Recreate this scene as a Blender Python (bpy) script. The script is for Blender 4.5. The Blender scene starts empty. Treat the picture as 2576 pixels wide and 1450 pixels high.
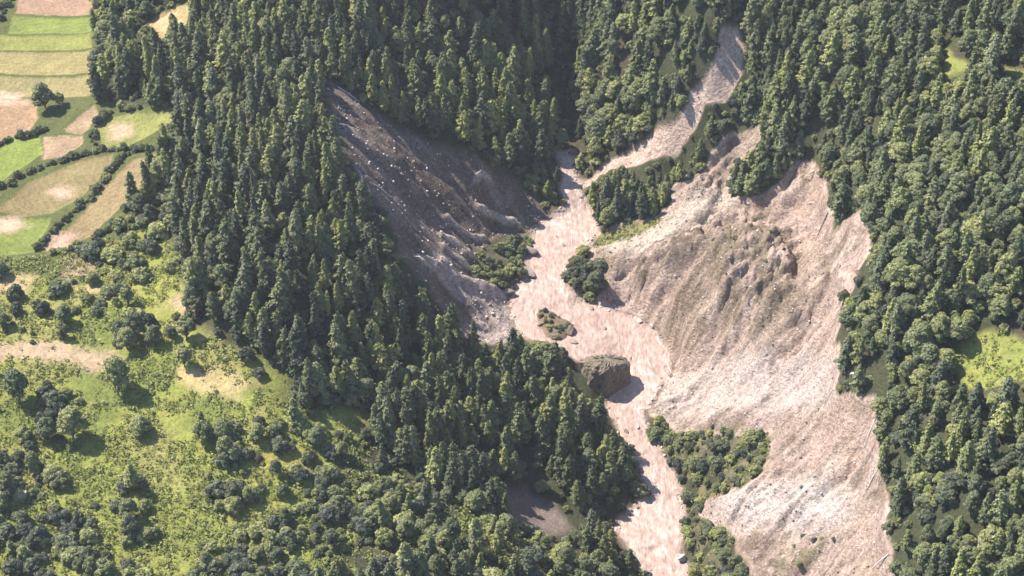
import bpy, math, random
import numpy as np
from mathutils import Vector

# ------------------------------------------------------------------ camera, sky, sun, exposure
scene = bpy.context.scene
COL = scene.collection
PITCH = math.radians(38.0); HFOV = math.radians(30.0)
CAM = np.array([0.0, -750*math.cos(PITCH), 750*math.sin(PITCH)])
cd = bpy.data.cameras.new('camera'); cam = bpy.data.objects.new('camera', cd); COL.objects.link(cam)
cd.sensor_fit = 'HORIZONTAL'; cd.angle = HFOV; cd.clip_start = 1; cd.clip_end = 12000
cam.location = CAM; cam.rotation_euler = (math.pi/2 - PITCH, 0, 0)
scene.camera = cam

SUN_EL = math.radians(53.0)
SUN_AZ = math.atan2(-0.88, 0.40)                       # compass angle of the sun, from +Y towards +X
w = bpy.data.worlds.new('World'); scene.world = w; w.use_nodes = True
nt = w.node_tree; nt.nodes.clear()
sky = nt.nodes.new('ShaderNodeTexSky'); sky.sky_type = 'NISHITA'; sky.sun_disc = False
sky.sun_elevation = SUN_EL; sky.sun_rotation = SUN_AZ; sky.altitude = 2500
bg = nt.nodes.new('ShaderNodeBackground'); bg.inputs['Strength'].default_value = 0.15
wo = nt.nodes.new('ShaderNodeOutputWorld')
nt.links.new(sky.outputs[0], bg.inputs[0]); nt.links.new(bg.outputs[0], wo.inputs[0])
sl = bpy.data.lights.new('sun', 'SUN'); sl.energy = 4.8; sl.angle = math.radians(0.6); sl.color = (1.0, 0.93, 0.83)
sun = bpy.data.objects.new('sun', sl); COL.objects.link(sun)
sv = Vector((math.sin(SUN_AZ)*math.cos(SUN_EL), math.cos(SUN_AZ)*math.cos(SUN_EL), math.sin(SUN_EL)))
sun.rotation_euler = (-sv).to_track_quat('-Z', 'Y').to_euler(); sun.location = (0, 0, 400)
vs = scene.view_settings
vs.view_transform = 'Standard'; vs.look = 'None'; vs.gamma = 1.0; vs.exposure = 1.4; vs.use_curve_mapping = False

RNG = np.random.default_rng(11); random.seed(11)

# ------------------------------------------------------------------ small numeric helpers
def _hash(ix, iy, s):
    h = (ix.astype(np.int64)*374761393 + iy.astype(np.int64)*668265263 + s*1442695041) & 0xffffffff
    h = ((h ^ (h >> 13))*1274126177) & 0xffffffff
    return ((h ^ (h >> 16)) & 0xffff)/65535.0
def vnoise(x, y, s=0):
    ix = np.floor(x); iy = np.floor(y); fx = x-ix; fy = y-iy
    fx = fx*fx*fx*(fx*(fx*6-15)+10); fy = fy*fy*fy*(fy*(fy*6-15)+10)
    a = _hash(ix, iy, s); b = _hash(ix+1, iy, s); c = _hash(ix, iy+1, s); d = _hash(ix+1, iy+1, s)
    return (a*(1-fx)+b*fx)*(1-fy) + (c*(1-fx)+d*fx)*fy
def fbm(x, y, s=0, octv=4, gain=.5):                    # about -1..1
    r = 0; a = 1; t = 0
    for o in range(octv):
        r = r + a*(vnoise(x*2**o+17.3*o, y*2**o-9.1*o, s+o)*2-1); t += a; a *= gain
    return r/t
def worley(x, y, s):                                     # distance to the nearest and second nearest scattered point
    ix = np.floor(x); iy = np.floor(y); f1 = np.full(x.shape, 9.0); f2 = np.full(x.shape, 9.0)
    for dx in (-1, 0, 1):
        for dy in (-1, 0, 1):
            cx = ix+dx; cy = iy+dy; d = np.hypot(cx+_hash(cx, cy, s)-x, cy+_hash(cx, cy, s+7)-y); f2 = np.minimum(np.maximum(f1, d), f2); f1 = np.minimum(f1, d)
    return f1, f2
def sstep(a, b, x):
    t = np.clip((x-a)/(b-a), 0, 1); return t*t*(3-2*t)

# survey points are read off the picture (2576 x 1450) with an estimated height, then turned into world metres
FPX = 1288/math.tan(HFOV/2)
FW = np.array([0, math.cos(PITCH), -math.sin(PITCH)]); UPV = np.array([0, math.sin(PITCH), math.cos(PITCH)])
def ray(u, v):
    d = FW[None]*FPX + np.stack([np.asarray(u, float)-1288, 0*np.asarray(u, float), 0*np.asarray(u, float)], -1) - np.outer(np.asarray(v, float)-725, UPV)
    return d/np.linalg.norm(d, axis=1)[:, None]
def at_height(u, v, z):
    d = ray(u, v); t = (np.asarray(z)-CAM[2])/d[:, 2]
    return CAM[None]+d*t[:, None]
def zmap(z, v): return 0.85*np.asarray(z, float) - 0.03*np.maximum(0, 700-np.asarray(v, float))
def project(p):
    q = p-CAM[None]; dep = q@FW
    return 1288+q[:, 0]/dep*FPX, 725-(q@UPV)/dep*FPX, dep

def seg_dist(px, py, poly, closed=True):
    P = np.asarray(poly); n = len(P); best = np.full(px.shape, 1e18)
    for i in range(n if closed else n-1):
        a = P[i]; b = P[(i+1) % n]; ab = b-a; L = ab@ab+1e-9
        t = np.clip(((px-a[0])*ab[0]+(py-a[1])*ab[1])/L, 0, 1)
        best = np.minimum(best, (px-a[0]-t*ab[0])**2+(py-a[1]-t*ab[1])**2)
    return np.sqrt(best)
def inside(px, py, poly):
    P = np.asarray(poly); n = len(P); c = np.zeros(px.shape, bool)
    for i in range(n):
        x1, y1 = P[i]; x2, y2 = P[(i+1) % n]
        if y1 == y2: continue
        c ^= ((y1 > py) != (y2 > py)) & (px < (x2-x1)*(py-y1)/(y2-y1)+x1)
    return c
def sdist(px, py, poly, reach=25.0):                     # negative inside
    P = np.asarray(poly); out = np.full(px.shape, 99.0)
    m = (px > P[:, 0].min()-reach) & (px < P[:, 0].max()+reach) & (py > P[:, 1].min()-reach) & (py < P[:, 1].max()+reach)
    d = seg_dist(px[m], py[m], P); out[m] = np.where(inside(px[m], py[m], P), -d, d)
    return out

# ------------------------------------------------------------------ terrain survey
RIVC = [(1430,385,34),(1425,420,30),(1440,455,26),(1435,500,21),(1452,540,16),(1420,590,12),(1395,640,9),(1368,690,7),(1355,740,5),(1390,795,3),(1480,820,1.5),(1570,840,0),
        (1625,885,-2),(1630,940,-4),(1600,990,-6),(1572,1040,-8),(1610,1110,-10),(1655,1190,-13),(1680,1270,-16),(1645,1340,-18),(1650,1400,-20),(1690,1460,-21),(1730,1560,-24),(1750,1720,-28)]
RIVB = [(1405,385),(1410,410),(1424,440),(1412,470),(1432,500),(1438,520),(1400,550),(1345,580),(1340,620),(1325,650),(1335,690),(1300,720),(1285,760),(1295,820),(1345,860),(1420,890),(1460,912),(1500,940),(1556,965),(1550,990),(1530,1020),(1560,1080),(1595,1130),(1612,1180),(1625,1230),(1610,1275),(1556,1312),(1553,1340),(1590,1390),(1640,1450),(1680,1560),(1690,1720),
        (1810,1720),(1785,1560),(1735,1450),(1706,1400),(1720,1330),(1716,1280),(1702,1230),(1682,1180),(1652,1120),(1622,1080),(1615,1030),(1648,1000),(1665,960),(1685,930),(1680,890),(1650,840),(1600,803),(1560,790),(1500,772),(1450,752),(1416,720),(1415,680),(1440,650),(1470,620),(1500,580),(1490,540),(1475,515),(1452,482),(1462,460),(1442,440),(1440,410),(1442,385)]
CTRL = """1440,300,49 1442,200,64 1445,100,72 1446,0,82 1600,380,46 1550,200,72 1650,100,102 1800,30,130 1700,0,125 1550,0,102 1500,100,84 1485,340,44
1400,200,60 1300,200,64 1200,200,70 1100,250,72 1000,150,92 900,100,108 1300,350,46 1200,390,50 1380,400,35 1000,300,76 1100,350,62 1300,460,30 1200,60,84 1400,60,73 1000,0,108 1200,0,94
950,350,77 1000,420,68 1050,550,47 1100,450,49 1150,600,27 1200,480,37 1250,550,19 1100,680,31 1200,740,15 1250,650,14 1180,690,19 1230,830,6 1170,800,14
1690,500,30 1850,360,64 1830,500,48 2000,420,74 2050,420,80 2090,560,78 2120,720,76 2100,900,66 2150,1000,66 2210,1100,64 2220,1240,59 2240,1450,52
1600,600,20 1600,700,12 1750,700,30 1900,700,46 2000,650,58 1750,850,14 1900,850,32 2000,850,46 1800,950,12 1950,1000,30 2080,950,54 1700,1000,0 1800,1100,8 1950,1100,24 2100,1150,44 1850,1250,8 2000,1300,24 2100,1350,34 1750,1300,-8 1800,1400,-6 1900,1450,6 2050,1450,22
1520,480,32 1600,500,32 1700,430,52 1850,280,84 1950,280,92 1500,440,33 1550,400,42 1690,330,67 1780,220,93 1840,100,115
2000,300,97 2000,150,113 2050,0,135 2200,300,116 2200,500,104 2200,700,94 2200,900,80 2300,1100,76 2300,1300,70 2400,1450,68 2576,1450,78 2576,1200,90 2576,900,100 2450,900,92 2576,600,120 2400,600,110 2400,300,128 2576,300,140 2400,0,155 2576,0,168 2200,0,145 1900,0,128
830,200,100 870,370,92 910,470,79 980,560,62 1020,650,50 1060,700,43 1100,760,31 1160,830,18 1230,870,9
700,100,108 700,300,95 700,500,86 700,700,72 850,650,69 950,750,50 950,900,40 1100,900,24 1200,950,17 1300,920,6 1400,970,3 500,0,104 500,200,94 500,400,82 500,600,70 500,800,60 700,900,53 700,1100,45 900,1050,39 1050,1100,27 1200,1050,14 1350,1050,5 1480,1050,-3 1200,1180,8 1330,1290,-11 1450,1200,-6 1550,1200,-10 1450,1320,-14
1160,1280,28 1230,1310,23 1310,1360,15 1400,1395,4 1540,1440,-12 1000,1250,29 800,1250,35 600,1250,37 1000,1450,29 1250,1450,21 1450,1450,3 500,1450,33 0,1450,38 250,1250,41 0,1200,45 250,1000,49 0,1000,51 0,800,55 250,800,55 0,600,61 250,600,61 400,350,74 0,350,71 250,400,70 250,150,81 0,150,79 0,0,86 250,0,90
-350,0,88 -350,700,58 -350,1500,38 2900,0,182 2900,700,132 2900,1500,96 -300,-250,102 600,-250,132 1100,-250,160 1450,-250,112 1800,-250,162 2400,-250,190 2900,-250,208 0,1720,30 700,1720,28 1200,1720,20 1500,1720,-8 1600,1600,-16 2000,1650,18 2200,1720,42 2600,1720,78"""
C = np.array([[float(a) for a in t.split(',')] for t in CTRL.split()])
rc = np.array(RIVC, float)
RC = at_height(rc[:, 0], rc[:, 1], zmap(rc[:, 2], rc[:, 1]))               # river centre line in metres
def river_px_level(u, v):
    best = np.full(len(u), 1e18); z = np.zeros(len(u))
    for i in range(len(rc)-1):
        a = rc[i]; b = rc[i+1]; ab = (b-a)[:2]
        t = np.clip(((u-a[0])*ab[0]+(v-a[1])*ab[1])/(ab@ab), 0, 1)
        d = (u-a[0]-t*ab[0])**2+(v-a[1]-t*ab[1])**2
        zz = zmap(a[2]+t*(b[2]-a[2]), a[1]+t*(b[1]-a[1])); m = d < best; best[m] = d[m]; z[m] = zz[m]
    return z
rb = np.array(RIVB, float); RB = at_height(rb[:, 0], rb[:, 1], river_px_level(rb[:, 0], rb[:, 1]))
RIVER_XY = RB[:, :2]
PTS = np.concatenate([at_height(C[:, 0], C[:, 1], zmap(C[:, 2], C[:, 1])), RC, RB[::2]+np.array([0, 0, .5])])
def tps_fit(P, lam):
    n = len(P); d = np.linalg.norm(P[:, None, :2]-P[None, :, :2], axis=2)/100
    K = d*d*np.log(d+1e-9); A = np.zeros((n+3, n+3)); A[:n, :n] = K+lam*np.eye(n)
    A[:n, n] = 1; A[:n, n+1:] = P[:, :2]/100; A[n:, :n] = A[:n, n:].T
    return np.linalg.solve(A, np.concatenate([P[:, 2], [0, 0, 0]]))
TW = tps_fit(PTS, 0.004)
def tps(x, y):
    sh = x.shape; x = x.ravel(); y = y.ravel()
    r = TW[len(PTS)]+TW[len(PTS)+1]*x/100+TW[len(PTS)+2]*y/100
    for i in range(len(PTS)):
        d2 = ((x-PTS[i, 0])**2+(y-PTS[i, 1])**2)*1e-4
        r += TW[i]*.5*d2*np.log(d2+1e-18)
    return np.clip(r, -45, 190).reshape(sh)

X0, X1, Y0, Y1, DS = -262.0, 262.0, -262.0, 250.0, 0.7
# coarse copy of the smooth terrain for tracing sight lines
cgx = np.arange(X0-60, X1+61, 4.0); cgy = np.arange(Y0-60, Y1+61, 4.0)
CGZ = tps(*np.meshgrid(cgx, cgy))
def bil(G, gx, gy, x, y):
    fx = np.clip((x-gx[0])/(gx[1]-gx[0]), 0, len(gx)-1.001); fy = np.clip((y-gy[0])/(gy[1]-gy[0]), 0, len(gy)-1.001)
    ix = fx.astype(int); iy = fy.astype(int); fx = fx-ix; fy = fy-iy
    return (G[iy, ix]*(1-fx)+G[iy, ix+1]*fx)*(1-fy)+(G[iy+1, ix]*(1-fx)+G[iy+1, ix+1]*fx)*fy
def hit(uv):
    uv = np.asarray(uv, float); d = ray(uv[:, 0], uv[:, 1]); t = np.full(len(uv), 350.0); done = np.zeros(len(uv), bool)
    for k in range(900):
        p = CAM[None]+d*t[:, None]; done |= p[:, 2] < bil(CGZ, cgx, cgy, p[:, 0], p[:, 1])
        if done.all(): break
        t = np.where(done, t, t+.8)
    return CAM[None]+d*t[:, None]
def ground_poly(s): return hit([tuple(map(float, a.split(','))) for a in s.split()])[:, :2]

# ------------------------------------------------------------------ land cover outlines
SLIDE = ground_poly("1480,590 1560,570 1650,545 1690,520 1690,480 1760,430 1850,345 1900,325 1905,365 1850,405 1832,450 1830,512 1900,510 1960,470 2000,420 2045,405 2062,470 2090,560 2112,640 2122,720 2110,800 2098,900 2108,990 2195,1010 2208,1100 2215,1240 2230,1330 2240,1450 2260,1560 1960,1560 1900,1450 1885,1400 1830,1335 1755,1290 1780,1250 1880,1215 1945,1150 1935,1085 1850,1085 1780,1095 1720,1080 1650,1040 1618,1010 1680,960 1690,900 1650,820 1600,790 1500,750 1530,720 1520,670 1480,640")
CHUTE = ground_poly("1812,80 1855,62 1868,130 1866,195 1822,258 1770,280 1758,318 1704,368 1612,408 1545,424 1490,455 1462,480 1465,455 1530,400 1590,360 1650,320 1700,290 1762,215 1800,150")
WALL = ground_poly("825,200 880,255 960,300 1060,350 1180,390 1290,450 1350,520 1395,545 1340,585 1280,590 1230,620 1180,690 1150,690 1290,745 1300,860 1230,870 1160,835 1100,765 1060,710 1020,655 980,560 910,470 870,370 830,280")
BANK = ground_poly("1062,655 1130,690 1210,715 1290,745 1300,860 1235,872 1165,838 1200,775 1125,725")
SIDESLIDE = ground_poly("2130,540 2190,590 2185,640 2150,690 2140,740 2125,650 2100,580")
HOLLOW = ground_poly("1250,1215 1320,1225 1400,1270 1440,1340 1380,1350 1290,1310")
ISLET = ground_poly("1415,660 1450,645 1520,665 1530,720 1490,742 1430,728")
WALLBUSH = ground_poly("1180,690 1200,640 1260,600 1330,585 1338,650 1325,700 1290,735 1230,720")
SLIDESHRUB = ground_poly("1640,1040 1720,1075 1850,1085 1940,1070 1950,1150 1880,1215 1780,1250 1750,1300 1830,1335 1885,1400 1900,1470 1760,1470 1725,1400 1722,1250 1690,1160")
SPARSE = ground_poly("1950,1330 2060,1300 2140,1340 2170,1400 2060,1420 1980,1470 1900,1470")
SLIDEGRASS = ground_poly("1495,590 1560,568 1650,550 1660,570 1560,610 1505,625")
RIBBROWN = ground_poly("1760,560 1850,520 1960,540 2010,640 1990,800 1900,870 1800,840 1770,720")
BROWN2 = ground_poly("1580,690 1650,630 1760,590 1790,640 1720,690 1600,720")
SCREE1 = ground_poly("1690,930 1850,905 2010,880 2100,850 2108,990 1960,1040 1800,1060 1650,1030")
STREAK1 = ground_poly("1500,625 1650,560 1780,500 1850,440 1850,520 1740,590 1620,640 1540,655")
CLEAR_A = ground_poly("2385,910 2440,850 2500,835 2580,850 2640,900 2640,960 2560,965 2480,985 2420,975")
CLEAR_B = ground_poly("2362,115 2400,150 2450,160 2435,180 2390,205 2375,180")
CLEAR_C = ground_poly("2520,170 2620,180 2620,200 2545,190")
MEADOW = ground_poly("-60,640 100,650 300,600 400,560 450,640 470,800 560,860 640,900 720,940 700,1010 800,1060 850,1030 930,1040 900,1120 830,1150 880,1230 960,1280 960,1320 820,1400 700,1540 -60,1540")
FIELDAREA = ground_poly("-90,-60 245,-60 235,150 260,210 240,265 330,270 440,275 460,330 400,390 380,470 320,520 290,590 310,620 200,715 100,690 -90,690")
FIELDS = [  # outline, soil/crop colour, label
 ("-90,350 -10,350 98,340 105,388 40,432 -20,470 -90,500", (.19,.25,.055), 'bright green crop field at the left edge'),
 ("108,345 205,340 212,362 150,395 104,404", (.36,.26,.17), 'straw coloured stubble field beside the bright green crop'),
 ("160,325 238,262 246,285 222,325 205,338 165,335", (.34,.25,.16), 'stubble field narrowing uphill below the dark bush'),
 ("236,335 262,300 330,285 440,282 440,300 380,335 320,368 262,372", (.24,.26,.08), 'lens shaped yellow green field with bare pink patch'),
 ("-10,530 70,462 200,405 285,390 272,430 210,490 130,538 60,545", (.23,.19,.09), 'brown olive field between the two dark hedges'),
 ("105,632 185,562 268,470 335,400 392,388 385,440 355,490 300,525 235,590 160,628", (.27,.21,.11), 'long tan field along the forest edge'),
 ("-90,550 128,550 88,635 -90,655", (.2,.25,.06), 'small green field with pink soil at the left edge'),
 ("150,650 230,622 303,606 275,655 205,708 152,700", (.33,.25,.16), 'pale tan leaf shaped field above the meadow'),
 ("-90,250 90,252 95,300 60,338 10,350 -90,360", (.34,.23,.14), 'pinkish tan field below the terraces'),
 ("-90,188 240,190 235,240 90,245 -90,245", (.27,.24,.11), 'olive tan terrace strip'),
 ("-90,128 230,128 232,182 -90,183", (.29,.25,.11), 'straw yellow terrace strip'),
 ("-90,88 228,84 228,122 -90,124", (.22,.24,.07), 'yellow green terrace strip'),
 ("28,40 230,44 228,80 20,84", (.19,.24,.06), 'green terrace strip near the top left corner'),
 ("50,-40 232,-40 232,38 35,34", (.34,.23,.16), 'pinkish tan terrace strip at the top edge'),
 ("370,72 440,20 475,5 470,60 440,95 400,115 375,100", (.34,.28,.13), 'yellow clearing field enclosed by dark forest')]
FIELDS = [(ground_poly(a), b, c) for a, b, c in FIELDS]
PATCHES = [("275,322 300,315 330,322 328,338 300,346 278,340", (.48,.34,.25)), ("120,485 150,468 185,475 180,492 140,500", (.48,.34,.25)), ("0,550 50,552 60,570 20,585 -30,580", (.5,.36,.28)),
 ("115,620 150,585 190,590 170,620 130,632", (.48,.32,.25)), ("440,760 470,735 490,770 470,800 450,790", (.42,.31,.2)), ("-20,870 60,860 160,860 250,890 300,900 240,935 190,920 100,905 -20,905", (.4,.3,.21)),
 ("440,925 520,930 600,940 650,965 600,1000 500,990 450,965", (.42,.34,.17)), ("20,1240 70,1215 75,1245 40,1260", (.5,.42,.3)), ("0,680 90,700 70,740 -20,730", (.38,.3,.17)), ("180,720 300,720 280,740 200,745", (.36,.28,.16)),
 ("640,1150 760,1130 800,1180 760,1210 680,1190", (.26,.24,.06)), ("0,230 50,238 60,255 20,262 -30,255", (.5,.36,.27)), ("390,50 450,30 455,60 420,80", (.46,.34,.2))]
PATCHES = [(ground_poly(a), b) for a, b in PATCHES]
SCARP_EDGE = ground_poly("1900,325 1905,365 1850,405 1832,450 1830,512 1900,510 1960,470 2000,420 2045,405 2062,470 2090,560 2112,640 2122,720 2110,800 2098,900 2108,990 2195,1010 2208,1100 2215,1240 2230,1330 2240,1450 2260,1560")

def river_level(x, y):
    best = np.full(x.shape, 1e18); z = np.zeros(x.shape)
    for i in range(len(RC)-1):
        a = RC[i]; b = RC[i+1]; ab = (b-a)[:2]; t = np.clip(((x-a[0])*ab[0]+(y-a[1])*ab[1])/(ab@ab), 0, 1)
        d = (x-a[0]-t*ab[0])**2+(y-a[1]-t*ab[1])**2; m = d < best
        best[m] = d[m]; z[m] = (a[2]+t*(b[2]-a[2]))[m]
    return z

# ------------------------------------------------------------------ fine height field
def axis(a, b):
    core = np.arange(a, b+.01, DS); out = []; st = DS; p = 0
    while p < 2600: st *= 1.28; p += st; out.append(p)
    o = np.array(out); return np.concatenate([a-o[::-1], core, core[-1]+o])
GX = axis(X0, X1); GY = axis(Y0, Y1); XX, YY = np.meshgrid(GX, GY)
XC = np.clip(XX, X0, X1); YC = np.clip(YY, Y0, Y1); OUT = np.hypot(XX-XC, YY-YC)
cx2 = np.arange(X0-4, X1+5, 2.0); cy2 = np.arange(Y0-4, Y1+5, 2.0)
Z = bil(tps(*np.meshgrid(cx2, cy2)), cx2, cy2, XC, YC)
Z = Z+OUT*.10*(fbm(XX*.002, YY*.002, 90, 3)+.25)
wx = XX+2.2*fbm(XX*.11, YY*.11, 1, 3); wy = YY+2.2*fbm(XX*.11, YY*.11, 5, 3)
wx1 = XX+.7*fbm(XX*.2, YY*.2, 7, 2); wy1 = YY+.7*fbm(XX*.2, YY*.2, 9, 2)
S = {k: sdist(wx, wy, v) for k, v in dict(slide=SLIDE, chute=CHUTE, wall=WALL, bank=BANK, side=SIDESLIDE, hollow=HOLLOW, shrub=SLIDESHRUB, sparse=SPARSE, sgrass=SLIDEGRASS, rib=RIBBROWN,
     brown2=BROWN2, scree=SCREE1, streak=STREAK1, ca=CLEAR_A, cb=CLEAR_B, cc=CLEAR_C, meadow=MEADOW, islet=ISLET, wbush=WALLBUSH).items()}
S['river'] = sdist(wx1, wy1, RIVER_XY); S['field'] = sdist(wx1, wy1, FIELDAREA)
RL = river_level(XC, YC)
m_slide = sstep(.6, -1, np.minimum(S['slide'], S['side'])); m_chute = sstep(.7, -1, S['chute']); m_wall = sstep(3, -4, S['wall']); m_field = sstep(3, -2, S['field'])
m_bank = sstep(2, -2, S['bank'])
rough = (1-m_field)*(1-.55*sstep(2, -4, S['meadow']))
Z = Z+rough*(1.6*fbm(XX*.035, YY*.035, 20, 3)+.5*fbm(XX*.2, YY*.2, 24, 3))
# the narrow cleft of the upper ravine
clf = ground_poly("1438,400 1441,330 1443,200 1444,100 1446,5"); clf = np.concatenate([clf, clf[-1:]+np.array([[2, 60]])]); cm_ = (np.abs(XX-clf[:, 0].mean()) < 60) & (YY > clf[0, 1]-30); dc = np.full(XX.shape, 99.0); dc[cm_] = seg_dist(wx[cm_], wy[cm_], clf, False)
Z = Z-24*np.exp(-(dc/11.0)**2)*sstep(clf[0, 1]+2, clf[0, 1]+28, YY)
# head scarp: the bare slope lies a few metres below the forest edge
de = np.full(XX.shape, 99.0); bm_ = S['slide'] < 24; de[bm_] = seg_dist(XX[bm_], YY[bm_], SCARP_EDGE, False)
Z = Z-m_slide*(3.2+1.5*fbm(XX*.15, YY*.15, 38, 2))*sstep(26, 2, de)*sstep(0, -1.5, S['slide'])
# gullies and ribs that follow the fall line of the bare slopes: noise smeared along the steepest descent
GRY, GRX = np.gradient(CGZ, cgy, cgx); GRL = np.hypot(GRX, GRY)+1e-6; GRX = GRX/GRL; GRY = GRY/GRL
def drain(mask, fq, step, n, seed):
    x = XX[mask]; y = YY[mask]; acc = fbm(x*fq, y*fq, seed, 2); wsum = 1.0
    for sg in (-1, 1):
        a = x.copy(); b = y.copy()
        for k in range(n):
            a = a+sg*step*bil(GRX, cgx, cgy, a, b); b = b+sg*step*bil(GRY, cgx, cgy, a, b); wk = 1-k/n; acc = acc+wk*fbm(a*fq, b*fq, seed, 2); wsum += wk
    acc = acc/wsum; o = np.zeros(XX.shape); o[mask] = (acc-acc.mean())/(acc.std()+1e-9); return o
BARE = (np.minimum(np.minimum(S['slide'], S['side']), np.minimum(S['wall'], S['chute'])) < 3)
g_big = drain(BARE, .075, 1.8, 14, 141); g_mid = drain(BARE, .21, 1.0, 11, 143); g_fin = drain(BARE, .5, .6, 8, 145)
sx = XX; sy = YY; al = XX; ac = YY
smooth = sstep(3, -4, S['scree'])*.6+sstep(3, -3, S['streak'])*.5
inc1 = np.exp(-(g_big/.16)**2); inc2 = np.exp(-(g_mid/.2)**2)
mound = -2.0*inc1*(1-smooth*.5)-1.0*inc2*(1-smooth*.6)+sstep(1, -6, S['rib'])*6.0+sstep(1, -3.5, S['brown2'])*6.0-sstep(2, -8, S['scree'])*2.5
rid2 = 1-np.abs(fbm(XX*.19, YY*.19, 47, 4, .6))*2.4
m_in = sstep(0, -5, np.minimum(S['slide'], S['side']))
cr1, cr2 = worley(XX*.2+.5*fbm(XX*.2, YY*.2, 171, 2), YY*.17, 173); cs1, cs2 = worley(XX*.55, YY*.5, 177)
crag = (np.minimum(cr2-cr1, .5)*4.0+np.minimum(cs2-cs1, .4)*1.6-1.2)*np.clip(sstep(4, -4, S['rib'])+sstep(3, -3, S['brown2'])+.7*sstep(12, 3, de)+.45*sstep(-.1, .35, fbm(XX*.03, YY*.03, 179, 2)), 0, 1)*(1-smooth*.8)
Z = Z+m_slide*m_in*crag
Z = Z+m_slide*m_in*(mound+g_big*2.5*(1-smooth*.35)+g_mid*1.3*(1-smooth*.6)+g_fin*.34*(1-smooth*.4)+rid2*1.0*(1-smooth*.8)+.85*fbm(XX*.4, YY*.4, 48, 3, .65)*(1-smooth*.6))
rib = sstep(4, -5, S['rib']); Z = Z+rib*(g_mid*.8+1.9*np.abs(fbm(XX*.13, YY*.13, 51, 4, .6))+.9*fbm(XX*.33, YY*.33, 53, 3, .65))+sstep(3, -3, S['brown2'])*(1.5*np.abs(fbm(XX*.15, YY*.15, 58, 4))+g_mid*.5)
Z = Z+m_chute*(-1.3+.5*fbm(XX*.3, YY*.3, 61, 3))
m_win = sstep(0, -4, S['wall'])
Z = Z+m_wall*m_win*(g_big*.9+g_mid*.5+g_fin*.25+.5*fbm(XX*.4, YY*.4, 77, 3))
lit_spur = np.zeros(XX.shape)  # ridges added to catch sun; their pale colour paints sunlit streaks
for P_, w_ in (("1065,662 1130,690 1210,722 1285,742", 2.6), ("1110,600 1145,622 1185,655", 1.5), ("1125,560 1165,585 1215,605", 1.6), ("1210,535 1250,555 1300,575", 1.7), ("1120,640 1160,665 1195,690", 1.3), ("1190,450 1225,465", 1.2), ("905,440 920,480", 1.2)):
    G_ = ground_poly(P_); mm_ = seg_dist(wx, wy, G_, False); lit_spur = np.maximum(lit_spur, np.exp(-(mm_/w_)**2))
Z = Z+lit_spur*3.6-m_wall*m_win*(1.3*np.exp(-(g_big/.16)**2)+.7*np.exp(-(g_mid/.2)**2))
# terrace steps between fields
fidx = np.full(XX.shape, -1); fsd = np.full(XX.shape, 99.0)
for i, (P, c_, l_) in enumerate(FIELDS):
    s_ = sdist(wx1, wy1, P); fsd = np.minimum(fsd, s_); fidx[s_ < 0] = i
Z = Z-.5*sstep(.8, -.8, fsd)+m_field*.12*fbm(XX*.5, YY*.5, 79, 2)
Z = Z+.35*sstep(2, -4, S['meadow'])*fbm(XX*.28, YY*.28, 81, 3)
# river bed and banks
sr = S['river']; wb = sstep(7, 0, sr)
Z = np.where(sr > 0, Z*(1-wb)+(RL+.25+.4*fbm(XX*.4, YY*.4, 83, 2))*wb, RL+.2-np.minimum(1.3, -sr*.5)+.35*fbm(XX*.35, YY*.35, 85, 2))
s_is = sdist(wx1, wy1, ground_poly("1348,790 1375,780 1405,795 1445,815 1446,845 1410,858 1370,848 1350,820")); Z = np.maximum(Z, np.where(s_is < 3, RL-.8+2.4*sstep(1.2, -3, s_is)+.7*fbm(XX*.35, YY*.35, 87, 3), -999))
ZS = Z
ix0 = int(np.searchsorted(GX, X0-1e-6)); iy0 = int(np.searchsorted(GY, Y0-1e-6)); NX = int(round((X1-X0)/DS)); NY = int(round((Y1-Y0)/DS))
FGX = X0+DS*np.arange(NX); FGY = Y0+DS*np.arange(NY); FGZ = Z[iy0:iy0+NY, ix0:ix0+NX]
def gz(x, y): return bil(FGZ, FGX, FGY, np.atleast_1d(np.asarray(x, float)), np.atleast_1d(np.asarray(y, float)))

# ground colour of each kind of cover; the wall spurs carry painted sunlight
n1 = fbm(XX*.05, YY*.05, 101, 4); n2 = fbm(XX*.3, YY*.3, 105, 3)
def mixc(base, col, m): return base*(1-m[..., None])+np.asarray(col, float)*m[..., None]
K = np.broadcast_to(np.array([.050, .056, .028]), XX.shape+(3,)).copy()
K = mixc(K, (.07, .06, .04), sstep(.0, .5, n1))
md = sstep(4, -5, S['meadow']); K = mixc(K, (.225, .25, .06), md); K = mixc(K, (.25, .24, .085), md*sstep(-.05, .5, n1)*.8); K = mixc(K, (.12, .155, .04), md*sstep(.05, .5, -n1)*.7)
K = mixc(K, (.15, .17, .05), m_field)
for i, (P, c_, l_) in enumerate(FIELDS): K[fidx == i] = np.array(c_)*np.array([.84, .86, .86])+np.array([.012, .008, .004])
K = mixc(K, (.07, .085, .03), m_field*sstep(0, .7, fsd)*.75)
mcl = sstep(1.5, -1.5, np.minimum(np.minimum(S['ca'], S['cb']), S['cc'])); K = mixc(K, (.2, .232, .062), mcl); K = mixc(K, (.24, .225, .075), mcl*sstep(0, .4, n2+.6*n1)*.35)
for P, c_ in PATCHES: K = mixc(K, c_, sstep(3.2, -2.6, sdist(wx, wy, P)+1.6*n2)*.9)
K = mixc(K, (.19, .155, .138), m_wall); K = mixc(K, (.13, .104, .086), m_wall*sstep(.0, .5, n1)); K = mixc(K, (.27, .235, .215), m_wall*sstep(.4, 1.6, g_mid)*.8); K = mixc(K, (.13, .105, .09), m_wall*sstep(.05, .4, fbm(XX*.22, YY*.22, 133, 4, .7))*.6); K = mixc(K, (.52, .46, .40), sstep(.3, .7, lit_spur)*.9)  # last mix paints the sun streaks along the spurs
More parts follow.
